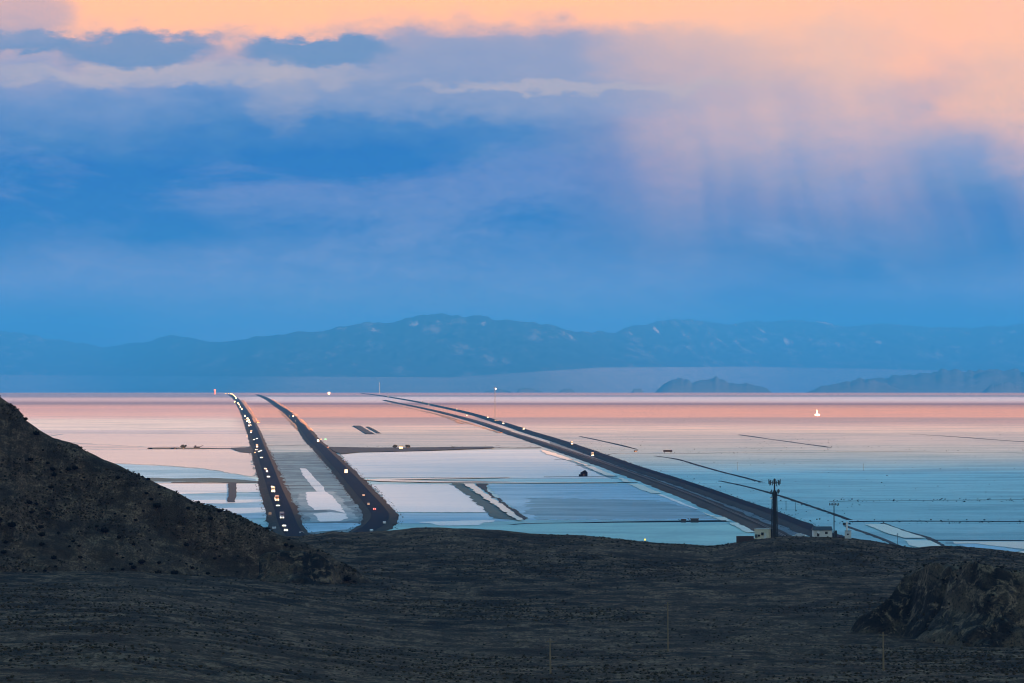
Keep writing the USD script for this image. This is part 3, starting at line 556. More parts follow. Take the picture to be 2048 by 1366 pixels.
dike([(714, 852.5), (728, 861), (741, 868.5)], 10, 1.2, 'mud', 'left one of two short dark trenches on the pink flats', 'trench_bank', 'trench')
dike([(735, 854), (748, 861), (758, 867)], 4, .8, 'mud', 'right one of two short dark trenches on the pink flats', 'trench_bank', 'trench')
dike([(1160, 873), (1230, 888), (1275, 899)], 2.5, .5, 'dark_gravel', 'dirt track from the diagonal road towards the billboard', 'track', 'track')

# ------------------------------------------------------------------ shrubs
def bush(seed, leaves=46, h=.75):
    r = np.random.default_rng(seed); m = trimesh.creation.icosphere(1, .36)
    m.vertices *= (1 + .35 * (r.random(len(m.vertices)) - .5))[:, None]; m.vertices[:, 2] = m.vertices[:, 2] * h + .22
    c = r.normal(0, 1, (leaves, 3)); c /= np.linalg.norm(c, axis=1)[:, None]; c[:, 2] = np.abs(c[:, 2]); c *= (.36 + .16 * r.random((leaves, 1))); c[:, 2] = c[:, 2] * h + .15
    d = r.normal(0, .11, (leaves, 3, 3)); v = (c[:, None] + d).reshape(-1, 3)
    return cat(m, trimesh.Trimesh(v, np.arange(leaves * 3).reshape(-1, 3), process=False))
def scatter(name, pts, size, mats, label, c, seeds=(1, 2, 3)):
    pi = UsdGeom.PointInstancer.Define(stage, numbered('/World', name)); base = str(pi.GetPath())
    targets = []
    for k, (s, m) in enumerate(zip(seeds, mats)):
        p = usdkit.mesh(stage, f'{base}/clump_{k:03d}' if k else f'{base}/clump', bush(s), '/World/Looks/' + m); targets.append(p.GetPath())
    n = len(pts); r = np.random.default_rng(len(pts))
    pi.CreatePrototypesRel().SetTargets(targets)
    pi.CreateProtoIndicesAttr(Vt.IntArray.FromNumpy(r.integers(0, len(targets), n).astype(np.int32)))
    pi.CreatePositionsAttr(Vt.Vec3fArray.FromNumpy(np.asarray(pts, np.float32)))
    s = size * (.6 + .9 * r.random(n) ** 2)
    pi.CreateScalesAttr(Vt.Vec3fArray.FromNumpy(np.stack([s, s, s * (.7 + .5 * r.random(n))], 1).astype(np.float32)))
    a = r.random(n) * np.pi
    q = np.zeros((n, 4), np.float16); q[:, 3] = np.cos(a); q[:, 2] = np.sin(a)
    pi.CreateOrientationsAttr(Vt.QuathArray([Gf.Quath(float(math.cos(x)), 0, 0, float(math.sin(x))) for x in a]))
    tag(pi, label, c, kind='stuff')
N = 75000
d = 920 + (2225 - 920) * rng.random(N) ** .9; x = (rng.random(N) * 2200 - 76 - 1024) / F * d
dens = fb(x, d * .6, 60, 4, 61) + fb(x, d, 400, 2, 62) * .5
k = rng.random(N) < np.clip(.40 + 4.5 * dens, .03, 1); x, d = x[k], d[k]
scatter('desert_scrub', np.stack([x, d, floor_z(x, d) - drop(x, d) - .05], 1), .55, ['sage', 'dry_brush', 'sage'], 'low dark sagebrush and dry grass clumps covering the foreground floor', 'scrub')
hx, hd, hz_ = HXs.ravel(), HDs.ravel(), HZs.ravel(); ok = (hd < DH + 3) & (hd > 1740)
cl = fb(hx, hz_ * 1.7, 7, 4, 79) + .6 * fb(hx, hz_ * 1.7, 30, 2, 80); ok &= cl + .12 * rng.random(len(cl)) > .09
i = rng.choice(np.nonzero(ok)[0], 5500, replace=False)
scatter('hillside_scrub', np.stack([hx[i], hd[i], hz_[i] - .1], 1), .65, ['sage', 'dry_brush', 'sage'], 'small brown and green brush tufts scattered over the hillside', 'scrub')
ox, od, oz = OX.ravel(), OD.ravel(), OZ.ravel(); i = rng.choice(len(ox), 900, replace=False)
scatter('outcrop_scrub', np.stack([ox[i], od[i], oz[i] - .1], 1), .9, ['sage', 'dark_scrub'], 'sparse dark scrub growing on the rock outcrop', 'scrub', (4, 5))
pts = []
for q, offs in ((q1, ((-14, -6), (6, 12))), (q2, ((-13, -6), (6.5, 15))), (q3, ((-12, -6), (6, 12)))):
    qq = q[q[:, 1] < 6500]; tn = np.gradient(qq, axis=0); tn /= np.linalg.norm(tn, axis=1)[:, None]
    for a, b in offs:
        j = rng.integers(0, len(qq), 700); o = a + (b - a) * rng.random(700)
        p = qq[j] + tn[j] * rng.normal(0, 20, (700, 1)) + np.stack([tn[j, 1], -tn[j, 0]], 1) * o[:, None]
        pts.append(np.column_stack([p, .25 - drop(p[:, 0], p[:, 1])]))
scatter('roadside_scrub', np.vstack(pts), .55, ['roadside_scrub', 'dark_scrub'], 'brown weeds along the highway and road banks', 'weeds', (6, 7))
pts = []
for x0, x1, y0, y1, n in ((1240, 2060, 866, 880, 60), (1380, 2060, 893, 903, 150), (1500, 1680, 872, 897, 90), (1340, 1500, 903, 907, 60), (1150, 1300, 872, 905, 120), (1290, 1560, 915, 990, 110), (1560, 2060, 925, 1000, 60), (1640, 2060, 998, 1004, 150), (1650, 2060, 1040, 1047, 120), (880, 1090, 891, 897, 120), (670, 780, 892, 899, 60), (1480, 1720, 1000, 1050, 120)):
    for k in range(n):
        u = rng.random(); pts.append(at(x0 + (x1 - x0) * rng.random(), y0 + (y1 - y0) * u, .05))
scatter('flats_scrub', np.array(pts)[::2], .85, ['roadside_scrub', 'dark_gravel'], 'dark specks of low brush dotted over the salt flats', 'scrub', (8, 9))
# the large dark shrubs on the hillside stand apart from one another
cls = klass('shrub_kind')
usdkit.mesh(stage, '/shrub_kind/crown', bush(77, 130, .8), '/World/Looks/dark_scrub'); usdkit.mesh(stage, '/shrub_kind/stem', cyl((0, 0, -.3), (.03, .02, .3), .05, 5), '/World/Looks/wood_pole')
front = np.nonzero((hd < DH - 22) & (hd > 1765))[0]; picked = []
for i in rng.permutation(front):
    if fb(np.array([hx[i]]), np.array([hz_[i] * 1.6]), 14, 3, 78)[0] + .25 * rng.random() > .10 and all((hx[i] - hx[j]) ** 2 + ((hz_[i] - hz_[j]) * 1.4) ** 2 > 3 for j in picked): picked.append(i)
    if len(picked) == 150: break
for i in picked:
    copy_of(cls, 'shrub', (hx[i], hd[i], hz_[i] - .05), rng.random() * 6, float(.8 + 1.9 * rng.random() ** 2), label='dark rounded shrub growing on the brown hillside', cat='shrub', group='dark shrubs dotted over the left hillside')

# ------------------------------------------------------------------ the ridge top: towers and buildings
def ridge(px, dy=0.0, d=DR - 4):
    x = (px - 1024) / F * d
    return np.array([x, d, float(floor_z(np.array([x]), np.array([d]))[0]) + dy])
def lattice(h, w0, w1, n, legr=.11, brr=.05):
    legs, br = [], []
    c = [(-1, -1), (1, -1), (1, 1), (-1, 1)]
    for sx, sy in c: legs.append(cyl((sx * w0 / 2, sy * w0 / 2, -1), (sx * w1 / 2, sy * w1 / 2, h), legr, 6))
    for k in range(n):
        z0, z1 = h * k / n, h * (k + 1) / n; a, b = (w0 + (w1 - w0) * k / n) / 2, (w0 + (w1 - w0) * (k + 1) / n) / 2
        for s in range(4):
            p, q = c[s], c[(s + 1) % 4]
            br += [cyl((p[0] * a, p[1] * a, z0), (q[0] * b, q[1] * b, z1), brr, 4), cyl((q[0] * a, q[1] * a, z0), (p[0] * b, p[1] * b, z1), brr, 4), cyl((p[0] * b, p[1] * b, z1), (q[0] * b, q[1] * b, z1), brr, 4)]
    return legs, cat(*br)
def dish(r, at_, face):
    m = trimesh.creation.revolve(np.array([(0, .0), (r * .5, .06), (r * .9, .2), (r, .28), (r, .31), (r * .5, .12), (0, .06)]), sections=16)
    m.apply_transform(trimesh.geometry.align_vectors([0, 0, 1], face)); m.apply_translation(at_); return m
tw = thing('cell_tower', ridge(1549), .3, label='tall dark lattice cell tower with antenna platform on the ridge', cat='tower')
legs, br = lattice(17.6, 2.1, 1.5, 11, .14, .06)
for l in legs: obj('leg', l, 'dark_steel', tw)
obj('bracing', br, 'dark_steel', tw); obj('cable_ladder', cat(box(.9, .12, 18.4, (.15, -.55, 0)), box(.5, .5, 18.4, (-.3, .2, 0))), 'dark_steel', tw)
obj('mast', cyl((0, 0, 16.5), (0, 0, 23.2), .34, 10, .28), 'dark_steel', tw)
for zt, rr, nn, ph in ((21.6, 2.2, 12, 1.9), (17.8, 1.7, 6, 1.2)):
    ring = [cyl((rr * math.cos(a), rr * math.sin(a), zt), (rr * math.cos(a + 2 * math.pi / 3), rr * math.sin(a + 2 * math.pi / 3), zt), .07, 5) for a in (.3, .3 + 2 * math.pi / 3, .3 + 4 * math.pi / 3)]
    ring += [cyl((0, 0, zt - .5), (rr * math.cos(a) * .8, rr * math.sin(a) * .8, zt), .07, 5) for a in (.3, 2.4, 4.5, 1.3, 3.4, 5.5)]
    apf = obj('antenna_platform', cat(*ring), 'dark_steel', tw)
    for k in range(nn):
        a = 2 * math.pi * k / nn; rad_ = rr * (1.05 if k % 2 else .9)
        obj('panel_antenna', box(.34, .22, ph, (rad_ * math.cos(a), rad_ * math.sin(a), zt - ph * .45 + .3 * (k % 3 - 1)), a), 'galvanised', apf)
obj('dish_antenna', dish(.5, (-1.5, -.6, 15.4), [-.6, -.8, 0]), 'white_metal', tw, label='small white dish on the left side of the tower')
obj('dish_antenna', dish(.8, (1.2, -.6, 18.2), [.5, -.86, 0]), 'dark_steel', tw)
mp = thing('antenna_pole', ridge(1668), .1, label='slim antenna pole with a short crossbar right of the pale building', cat='pole')
obj('pole', cyl((0, 0, -1), (0, 0, 13.6), .24, 8, .17), 'dark_steel', mp); cb = obj('crossbar', cat(cyl((-1.9, 0, 12.9), (1.9, 0, 12.9), .07, 5), cyl((0, -1.5, 12.7), (0, 1.5, 12.7), .07, 5)), 'dark_steel', mp)
for sx in (-1.85, -1.2, -.6, .6, 1.2, 1.85): obj('panel_antenna', box(.28, .2, 1.0, (sx, -.1, 12.4)), 'galvanised', cb)
obj('cabinet', box(.8, .5, 2.6, (.75, 0, -.2)), 'dark_steel', mp)
sh = thing('equipment_shelter', ridge(1526, -.4), -.35, label='cream equipment shelter at the foot of the lattice tower', cat='shelter')
obj('wall', box(5.6, 4.6, 3.9), 'cream_panel', sh); obj('roof', box(5.9, 4.9, .22, (0, 0, 3.903)), 'pale_panel', sh)
obj('door', box(1.0, .1, 2.1, (1.6, -2.33, .3)), 'pale_panel', sh); obj('vent', box(.9, .12, .8, (-.9, -2.34, 1.0)), 'dark_opening', sh); obj('vent', box(1.0, .3, 1.1, (.5, -2.4, 1.6)), 'dark_opening', sh)
obj('air_conditioner', box(.9, .6, 1.3, (-2.0, -2.6, .6)), 'galvanised', sh)
ct = thing('storage_container', ridge(1490, -.5), .06, label='low dark rust brown container left of the cream shelter', cat='container')
obj('body', box(6.8, 2.4, 2.4), 'rusty_steel', ct)
for k in range(12): obj('rib', box(.12, .06, 2.2, (-3.1 + k * .56, -1.232, .1)), 'rusty_steel', ct)
hs = thing('utility_building', ridge(1644, -.5), .08, label='pale building with a dark pitched roof right of the lattice tower', cat='building')
obj('wall', box(7.4, 5.0, 2.9), 'pale_panel', hs)
rf = trimesh.Trimesh([[-4, -2.9, 2.75], [4, -2.9, 2.75], [4, 2.9, 2.75], [-4, 2.9, 2.75], [-3.8, 0, 4.3], [3.8, 0, 4.3]], [[0, 1, 5], [0, 5, 4], [2, 3, 4], [2, 4, 5], [1, 2, 5], [3, 0, 4], [0, 3, 2], [0, 2, 1]], process=False)
obj('roof', rf, 'dark_roof', hs); obj('door', box(.9, .1, 2.0, (-1.9, -2.53, .3)), 'dark_opening', hs); obj('dish_antenna', dish(.62, (-1.9, -2.9, 2.1), [.1, -1, .1]), 'white_metal', hs)
obj('window', box(1.1, .08, .9, (1.4, -2.52, 1.3)), 'dark_opening', hs)
ah = thing('antenna_hut', ridge(1696, -.4), -.2, label='small pale hut carrying a white drum antenna at the right end', cat='hut')
obj('wall', box(2.3, 2.2, 3.2), 'pale_panel', ah); obj('vent', box(.7, .08, .6, (.1, -1.12, 1.6)), 'dark_opening', ah); obj('roof', box(2.5, 2.4, .15, (0, 0, 3.2)), 'dark_steel', ah)
obj('drum_antenna', cyl((-.45, 0, 3.3), (-.45, 0, 6.9), .36, 12), 'white_metal', ah); obj('side_antenna', cat(box(1.2, .15, .9, (-1.5, 0, 5.6)), box(.8, .15, .7, (.6, 0, 5.8)), cyl((-1.6, 0, 6.2), (.8, 0, 6.2), .05, 4)), 'dark_steel', ah); obj('lamp_box', box(.3, .3, .8, (.8, -.2, 3.3)), 'white_metal', ah)
bc = thing('beacon', ridge(1290, -.1), 0, label='small lit yellow beacon on the bare top of the ridge', cat='beacon')
obj('base', cat(box(1.3, 1.1, .5), cyl((0, 0, .4), (0, 0, .9), .2, 8)), 'dark_steel', bc); obj('lamp', trimesh.creation.revolve(np.array([(0, .85), (.28, .85), (.3, 1.2), (.18, 1.5), (0, 1.55)]), sections=12), 'beacon_lamp', bc)
def utility_pole(px, top, base, label):
    p = floor_hit(px, base); h = (base - top) / F * p[1]
    t = thing('utility_pole', p, .2, label=label, cat='pole')
    obj('pole', cyl((0, 0, -1.5), (-.12, 0, h), .22, 8, .15), 'wood_pole', t); ca = obj('crossarm', box(1.9, .14, .14, (-.1, -.2, h - .8)), 'wood_pole', t)
    for s in (-.8, -.3, .8): obj('insulator', cyl((s - .1, -.2, h - .66), (s - .1, -.2, h - .46),   .06, 6), 'galvanised', ca)
utility_pole(1336, 1204, 1301, 'tall wooden pole standing alone on the dark foreground floor')
utility_pole(1767, 1264, 1341, 'wooden pole in front of the dark rock outcrop')
utility_pole(1101, 1276, 1347, 'faint wooden pole low in the middle of the foreground')

# ------------------------------------------------------------------ out on the flats
p = at(990, 843.5); mast = thing('radio_mast', p, 0, label='very tall thin mast with a light on top beside the diagonal road', cat='mast')
hm = (843.5 - 774) / F * p[1]
obj('mast', cyl((0, 0, 0), (0, 0, hm), .55, 6, .42), 'dark_steel', mast); obj('arm', box(5, .5, .5, (0, 0, hm - 2)), 'dark_steel', mast); obj('lamp', trimesh.creation.icosphere(2, 1.1).apply_translation([1.2, 0, hm - 3.2]), 'mast_lamp', mast)
obj('hut', box(7, 4, 2.6, (3, -3, 0)), 'paint_tan', mast)
p = at(1634, 832); w = p[1] / F
mo = thing('monument', p, 0, label='small white building with a pointed spire far out on the pink flats', cat='monument')
obj('base', trimesh.creation.revolve(np.array([(0, 0), (5.2 * w, 0), (6.2 * w, 2 * w), (6.0 * w, 4 * w), (3 * w, 5 * w), (0, 5 * w)]), sections=20), 'white_metal', mo)
obj('spire', cyl((0, 0, 4.6 * w), (-.3, 0, 13 * w), 2.0 * w, 10, .35 * w), 'white_metal', mo)
p = at(430, 788.5); rm = thing('tower', p, 0, label='short reddish tower on the horizon left of the highway', cat='tower'); w = p[1] / F
obj('shaft', cyl((0, 0, 0), (0, 0, 8 * w), 1.5 * w, 8, 1.1 * w), 'red_mast', rm); obj('cap', box(4.2 * w, 3 * w, 2 * w, (0, 0, 7.5 * w)), 'red_mast', rm)
p = at(658, 788.6); w = p[1] / F; wb = thing('shed', p, 0, label='tiny pale shed on the horizon right of the middle carriageway', cat='shed')
obj('wall', box(4.5 * w, 4 * w, 3.4 * w), 'white_metal', wb); obj('roof', trimesh.Trimesh(np.array([[-2.5, -2.2, 3.4], [2.5, -2.2, 3.4], [2.5, 2.2, 3.4], [-2.5, 2.2, 3.4], [-2.5, 0, 4.8], [2.5, 0, 4.8]]) * w, [[0, 1, 5], [0, 5, 4], [2, 3, 4], [2, 4, 5], [1, 2, 5], [3, 0, 4]], process=False), 'cream_panel', wb)
p = at(1168, 953); w = p[1] / F
hut = thing('hut', p, .25, label='small dark hut with a pointed roof on the pond edge', cat='hut')
obj('wall', box(13 * w, 7 * w, 8 * w), 'shade_black', hut); obj('roof', trimesh.Trimesh(np.array([[-7, -4, 7.6], [7, -4, 7.6], [7, 4, 7.6], [-7, 4, 7.6], [1.5, -.3, 13], [2.5, .3, 13]]) * w, [[0, 1, 5], [0, 5, 4], [2, 3, 4], [2, 4, 5], [1, 2, 5], [3, 0, 4]], process=False), 'shade_black', hut)
obj('door', box(2.4 * w, .15, 5 * w, (-1.5 * w, -3.5 * w - .06, .1)), 'dark_opening', hut); obj('lean_to', box(4 * w, 5 * w, 4.6 * w, (-8 * w, 0, 0)), 'shade_black', hut)
p = at(1335.5, 906.5); w = p[1] / F
bb = thing('billboard', p, .05, label='dark billboard on two posts out on the flats right of the diagonal road', cat='billboard')
obj('board', box(18 * w, .4, 4.0 * w, (0, 0, 2.6 * w)), 'shade_black', bb)
for s in (-6.5, 6.5): obj('post', cyl((s * w, .3, -.2), (s * w, .3, 5.5 * w), .28, 8), 'shade_black', bb)
p = at(1271, 904); w = p[1] / F
sd = thing('shed', p, .4, label='small dark shed left of the dark billboard', cat='shed'); obj('wall', box(5 * w, 4 * w, 2.4 * w), 'rusty_steel', sd); obj('roof', box(7 * w, 5 * w, .9 * w, (1 * w, 0, 2.45 * w)), 'shade_black', sd)
p = at(397, 897, 1.4); w = p[1] / F
ex = thing('excavator', p, 0, label='dark digging machine with raised boom on the left causeway', cat='excavator')
obj('track', box(11 * w, 6 * w, 1.4 * w, (-3 * w, 0, 0)), 'tyre', ex); obj('body', box(12 * w, 6 * w, 2.6 * w, (-3.5 * w, 0, 1.4 * w)), 'shade_black', ex); obj('cab', box(3.5 * w, 3 * w, 2.2 * w, (-6 * w, -1 * w, 4 * w)), 'shade_black', ex); obj('boom', cyl((1 * w, 0, 2.5 * w), (10 * w, 0, 6.5 * w), .7 * w, 6, .35 * w), 'shade_black', ex)
def tree(px, py, wpx, hpx, label, mat='dark_scrub', h0=.8, seed=1):
    p = at(px, py, h0); w = p[1] / F
    t = thing('tree', p, seed, label=label, cat='tree')
    r = np.random.default_rng(seed); parts = []
    for k in range(7):
        b = bush(seed * 10 + k, 60, .85); b.apply_scale(.75 * hpx * w * (.6 + .5 * r.random())); b.apply_translation([(r.random() - .5) * wpx * w * .8, (r.random() - .5) * wpx * w * .5, hpx * w * (.1 + .35 * r.random())]); parts.append(b)
    obj('crown', cat(*parts), mat, t); obj('trunk', cyl((0, 0, -.5), (0, 0, hpx * w * .5), .25, 6, .12), 'wood_pole', t)
tree(367, 897, 12, 9, 'bare rounded tree beside the digging machine on the causeway', 'tree_leaves', 1.2, 1)
tree(350, 897.5, 12, 4, 'low bushy clump at the left tip of the causeway', 'tree_leaves', 1.2, 2)
tree(790, 896, 9, 8, 'dark tree left of the pale roofed house on the causeway', 'tree_leaves', .8, 3)
tree(816, 896, 9, 8, 'dark rounded tree right of the pale roofed house on the causeway', 'tree_leaves', .8, 4)
tree(905, 895, 16, 3, 'low dark thicket on the causeway right of the house', 'tree_leaves', .8, 5)
p = at(802, 896.5, .8); w = p[1] / F
fh = thing('house', p, 0, label='tiny pale roofed house between two trees on the dark causeway', cat='house'); obj('wall', box(8 * w, 6 * w, 3 * w), 'pale_panel', fh)
obj('roof', trimesh.Trimesh(np.array([[-5.5, -3.5, 2.9], [5.5, -3.5, 2.9], [5.5, 3.5, 2.9], [-5.5, 3.5, 2.9], [-4.5, 0, 5.5], [4.5, 0, 5.5]]) * w, [[0, 1, 5], [0, 5, 4], [2, 3, 4], [2, 4, 5], [1, 2, 5], [3, 0, 4]], process=False), 'galvanised', fh)
for px, hp, wp, lab in ((1367, 8, 9, 'left one of two dark pump sheds on the dike below the blue pond'), (1389, 10, 15, 'right and larger of two dark pump sheds on the dike below the blue pond')):
    p = at(px, 1045, 1.0); w = p[1] / F
    t = thing('pump_shed', p, .1, label=lab, cat='shed'); obj('wall', box(wp * w, 3, hp * w * .7), 'dark_steel', t); obj('roof', box(wp * w * 1.1, 3.4, .4, (0, 0, hp * w * .7)), 'rusty_steel', t); obj('pipe', cyl((-wp * w * .5, -1, .5), (-wp * w * .5 - 2, -1, hp * w * .9), .15, 6), 'dark_steel', t)
def signpost(px, py, wpx, hpx, mat, label, h0=.4):
    p = at(px, py, h0); w = p[1] / F
    t = thing('road_sign', p, 0, label=label, cat='sign'); obj('panel', box(wpx * w, .12, hpx * w, (0, 0, 3 * w + .6)), mat, t)
    for s in (-.35, .35): obj('post', cyl((s * wpx * w, .13, -.3), (s * wpx * w, .13, (3 + hpx) * w + .4), .07, 6), 'galvanised', t)
signpost(540, 1034, 6, 5, 'galvanised', 'pale road sign left of the left carriageway above the hillside')
signpost(651, 884, 4, 3, 'sign_green', 'tiny green road sign right of the middle carriageway')
signpost(690, 926, 4, 3, 'paint_blue', 'small blue road sign on the right bank of the middle carriageway')
for px, py, hp, lab in ((1475, 940, 16, 'thin dark post on the flats left of the lattice tower'), (1572, 1020, 18, 'left one of two thin posts just right of the lattice tower'), (1591, 1022, 20, 'right one of two thin posts just right of the lattice tower'),
                        (1727, 941, 14, 'lone thin post far out on the teal flats'), (1795, 1092, 26, 'thin post rising in front of the pale salt oblongs'), (759, 788, 24, 'hair thin mast on the horizon above the diagonal road')):
    p = at(px, py, .3); w = p[1] / F
    t = thing('post', p, 0, label=lab, cat='post'); obj('pole', cyl((0, 0, -.5), (0, 0, hp * w), .16 if py > 800 else 1.0, 6, .12 if py > 800 else .8), 'galvanised', t); obj('crossarm', box(1.6 if py > 800 else 5, .12, .12, (0, 0, hp * w - .6)), 'galvanised', t)

# ------------------------------------------------------------------ vehicles
def car_parts(root, paint, lamp, kind, lamps=False, lr=.28):
    P = str(root.GetPath())
    def o(name, m, mat): usdkit.mesh(stage, numbered(P, name), m, '/World/Looks/' + mat)
    def lampdisc(x, y, z, r, n=10, back=False):
        return cyl((x, y - .04, z), (x, y + .04, z), r, n)
    if kind == 'car':
        prof = Polygon([(-2.25, .35), (-2.25, .75), (-2.1, .95), (-1.0, 1.02), (-.35, 1.5), (1.3, 1.52), (1.95, 1.1), (2.25, 1.0), (2.25, .35)])
        m = trimesh.creation.extrude_polygon(prof, 1.75, engine='earcut'); m.apply_transform(np.array([[0, 0, 1, -.875], [1, 0, 0, 0], [0, 1, 0, 0], [0, 0, 0, 1]], float)); L = 2.25
        o('body', m, paint); o('windscreen', trimesh.Trimesh([[-.75, -.98, 1.08], [.75, -.98, 1.08], [.68, -.42, 1.47], [-.68, -.42, 1.47]], [[0, 1, 2], [0, 2, 3]], process=False), 'glass_dark')
        for sx in (-.8, .8):
            for yy in (-1.4, 1.4): o('wheel', cyl((sx - .1, yy, .33), (sx + .1, yy, .33), .33, 10), 'tyre')
        lz, lx = .72, .68
    else:
        L = 9.0
        o('trailer', box(2.55, 13.0, 2.85, (0, 2.4, 1.1)), 'paint_silver' if lamp == 'headlamp' or paint == 'paint_silver' else 'paint_white')
        o('cab', cat(box(2.4, 2.3, 2.9, (0, -5.6, .8)), box(2.1, 1.9, 1.2, (0, -7.6, .7))), paint); o('windscreen', box(2.1, .06, .9, (0, -6.79, 2.3)), 'glass_dark'); o('bumper', box(2.4, .3, .6, (0, -8.7, .45)), 'galvanised')
        for sx in (-1.05, 1.05):
            for yy in (-7.4, -4.4, -3.2, 6.6, 7.8): o('wheel', cyl((sx - .14, yy, .5), (sx + .14, yy, .5), .5, 10), 'tyre')
        lz, lx = 1.05, .9
    for s in (-1, 1):
        if lamp: o('headlight', lampdisc(s * lx, -L - .06, lz, lr), lamp)
        o('taillight', lampdisc(s * lx, (L if kind == 'car' else 8.95) + .06, lz + .2, .16), 'tail_lamp' if lamps else 'paint_red')
kinds = {}
def vehicle_kind(paint, kind, lamp, lr):
    key = (paint, kind, lamp, lr)
    if key not in kinds:
        c = klass(f'{kind}_kind_{len(kinds)}'); car_parts(c, 'paint_' + paint, lamp, kind, lr=lr, lamps=paint == 'black' and lamp is None); kinds[key] = c
    return kinds[key]
def place_on(q, px, py, lift=2.1):
    p = at(px, py, lift); j = int(np.argmin(np.linalg.norm(q - p[:2], axis=1))); j2 = min(max(j, 1), len(q) - 2)
    t = q[j2 + 1] - q[j2 - 1]; return p, t / np.linalg.norm(t)
colours = ['silver', 'black', 'blue', 'silver', 'red', 'black']
ON1 = [  # (x, y, kind, what tells it apart)
    (571.5, 1060, 'car', 'car with lit headlights nearest the hillside foot on the left carriageway'), (568.5, 1051, 'car', 'second car from the hillside foot on the left carriageway, headlights dim'),
    (564, 1035, 'truck', 'truck with lit headlights level with the pale road sign'), (556, 1010.7, 'car', 'lone car with lit headlights between truck and bright pool level'),
    (554, 1000, 'truck', 'truck with yellow headlights beside the blue brine under the hillside'), (552, 996, 'car', 'car just behind the truck with yellow headlights'),
    (546.5, 982.5, 'truck', 'truck with the brightest headlights, level with the pale split pan'), (544.5, 973, 'car', 'car just behind the truck with the brightest headlights'),
    (537, 953.5, 'car', 'single car level with the tip of the blue crescent pool'), (534, 942, 'car', 'front car of the pair above the blue crescent tip'), (530.7, 937.6, 'car', 'rear car of the pair above the blue crescent tip'),
    (522.7, 915, 'car', 'single car just below the dark left causeway'), (518, 903, 'car', 'front left car of the cluster at the causeway junction'), (521.6, 901, 'car', 'front right car of the cluster at the causeway junction'),
    (513, 899.5, 'car', 'left car of the cluster at the causeway junction'), (514, 894, 'truck', 'truck at the back of the cluster at the causeway junction'),
    (508, 879.3, 'car', 'left car of the pair just above the causeway junction'), (513.5, 877.3, 'car', 'right car of the pair just above the causeway junction'),
    (502, 865.5, 'truck', 'single bright truck where the pale pan begins'), (503, 862, 'car', 'car close behind the single bright truck'), (498, 852, 'truck', 'bright left truck of the pair at the edge of the salmon band'),
    (501.5, 850, 'car', 'bright right car of the pair at the edge of the salmon band')]
for k, (px, py, kd, lab) in enumerate(ON1):
    p, t = place_on(q1, px, py)
    c = vehicle_kind(colours[k % 6], kd, 'headlamp', .16 if kd == 'car' else .20); lz = .72 if kd == 'car' else 1.05
    a = math.atan2(-t[0], t[1])
    copy_of(c, 'car' if kd == 'car' else 'truck', (p[0], p[1], 1.42 - drop(*p[:2])), a, label=lab, cat=kd, group='oncoming traffic on the left carriageway')
FAR = [(494.7, 843), (497.6, 841.6), (495, 837.6), (490, 833), (499, 846), (483.5, 818.5), (480.7, 814.4), (478.5, 810), (476, 806.4), (469.5, 804), (472.8, 797.5), (471.5, 795), (469.5, 792.5), (467.5, 790.5), (464.5, 788.6), (462, 788.0), (457, 787.6), (451.5, 787.5), (470.5, 793.6), (472.2, 796.2)]
for px, py in FAR:
    p, t = place_on(q1, px, py, 2.2); c = vehicle_kind('white', 'truck', 'far_headlamp' if py < 806 else 'headlamp', .26 if py > 806 else .7)
    copy_of(c, 'truck', (p[0], p[1], 1.42 - drop(*p[:2])), math.atan2(-t[0], t[1]), label='far vehicle reduced to a glowing headlight dot up the left carriageway', cat='vehicle', group='far traffic at the end of the left carriageway')
for px, py, lab in ((510, 905.5, 'pale car on the left shoulder just below the causeway junction'), (494, 872, 'pale car on the left shoulder above the causeway junction'), (490, 839, 'pale car on the left shoulder at the salmon band')):
    p, t = place_on(q1, px, py, 1.5); c = vehicle_kind('tan', 'car', None, .2)
    copy_of(c, 'car', (p[0], p[1], .9 - drop(*p[:2])), math.atan2(-t[0], t[1]), label=lab, cat='car', group='unlit cars on the left shoulder')
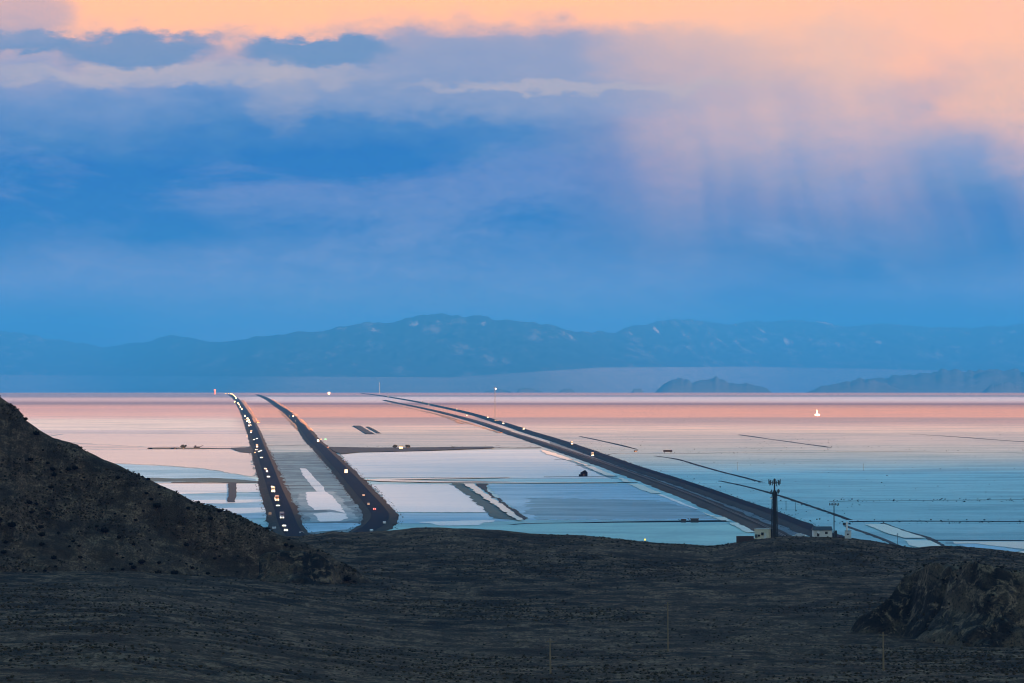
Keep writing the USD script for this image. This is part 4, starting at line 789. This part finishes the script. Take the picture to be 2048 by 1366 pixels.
ON2 = [(743, 1060.6, 'car', 'white', 'pale car at the very foot of the highway bend'), (769, 1045, 'car', 'white', 'white car on the outside of the highway bend'), (749, 1018, 'car', 'black', 'dark car with red taillights just before the bend'),
       (737, 1007.6, 'car', 'silver', 'silver car ahead of the red taillights'), (727, 990, 'car', 'silver', 'small grey car in the middle of the middle carriageway'), (692, 946, 'truck', 'white', 'white truck on the middle carriageway beside the long pale pond'),
       (636, 884, 'truck', 'white', 'white truck left of the tiny green road sign'), (642, 878.5, 'car', 'tan', 'pale vehicle just behind the white truck by the green sign'), (656, 894.6, 'car', 'red', 'reddish car where the dark causeway meets the middle carriageway'),
       (586.5, 834, 'truck', 'white', 'bright pale truck on the salmon stretch of the middle carriageway'), (579, 832, 'car', 'tan', 'faint car beside the bright pale truck on the salmon stretch'), (591, 842, 'car', 'silver', 'faint car below the bright pale truck on the salmon stretch')]
for px, py, kd, col, lab in ON2:
    p, t = place_on(q2, px, py, 2.2); c = vehicle_kind(col, kd, None, .2)
    copy_of(c, 'car' if kd == 'car' else 'truck', (p[0], p[1], 1.42 - drop(*p[:2])), math.atan2(t[0], -t[1]), label=lab, cat=kd, group='departing traffic on the middle carriageway')
ON3 = [(776, 793, 'farthest pale truck on the diagonal road near the horizon'), (845, 804.5, 'rear one of two bright trucks close together on the diagonal road'), (857, 809, 'front one of two bright trucks close together on the diagonal road'),
       (913, 819, 'faint pale truck on the upper diagonal road'), (933, 831, 'pale truck on the near edge of the upper diagonal road'), (975, 834.5, 'pale truck on the diagonal road left of the tall mast'), (1006.5, 847, 'pale truck on the diagonal road right of the tall mast'),
       (1047, 857.5, 'pale truck on the diagonal road above the thin dark dike'), (1143.5, 887, 'white truck on the middle of the diagonal road'), (1185, 910, 'white truck parked on the near bank of the diagonal road')]
for px, py, lab in ON3:
    p, t = place_on(q3, px, py, 3.5); c = vehicle_kind('silver', 'truck', 'truck_lamp', .3)
    copy_of(c, 'truck', (p[0], p[1], 2.22 - drop(*p[:2])), math.atan2(-t[0], t[1]), label=lab, cat='truck', group='pale trucks on the diagonal road')
p = ridge(1601, -.55, DR + 6); c = vehicle_kind('white', 'car', None, .2); copy_of(c, 'car', p, 1.2, label='white car parked behind the ridge between tower and pale building', cat='car')
p = at(548.5, 1056, 1.0); copy_of(vehicle_kind('white', 'car', None, .2), 'car', (p[0], p[1], .35 - drop(*p[:2])), -.05, label='white car on the dirt track tight against the hillside', cat='car')
p = at(603, 1068, .6); copy_of(vehicle_kind('white', 'car', None, .2), 'car', (p[0], p[1], .3 - drop(*p[:2])), .3, label='small pale car just right of the left carriageway at the ridge', cat='car')
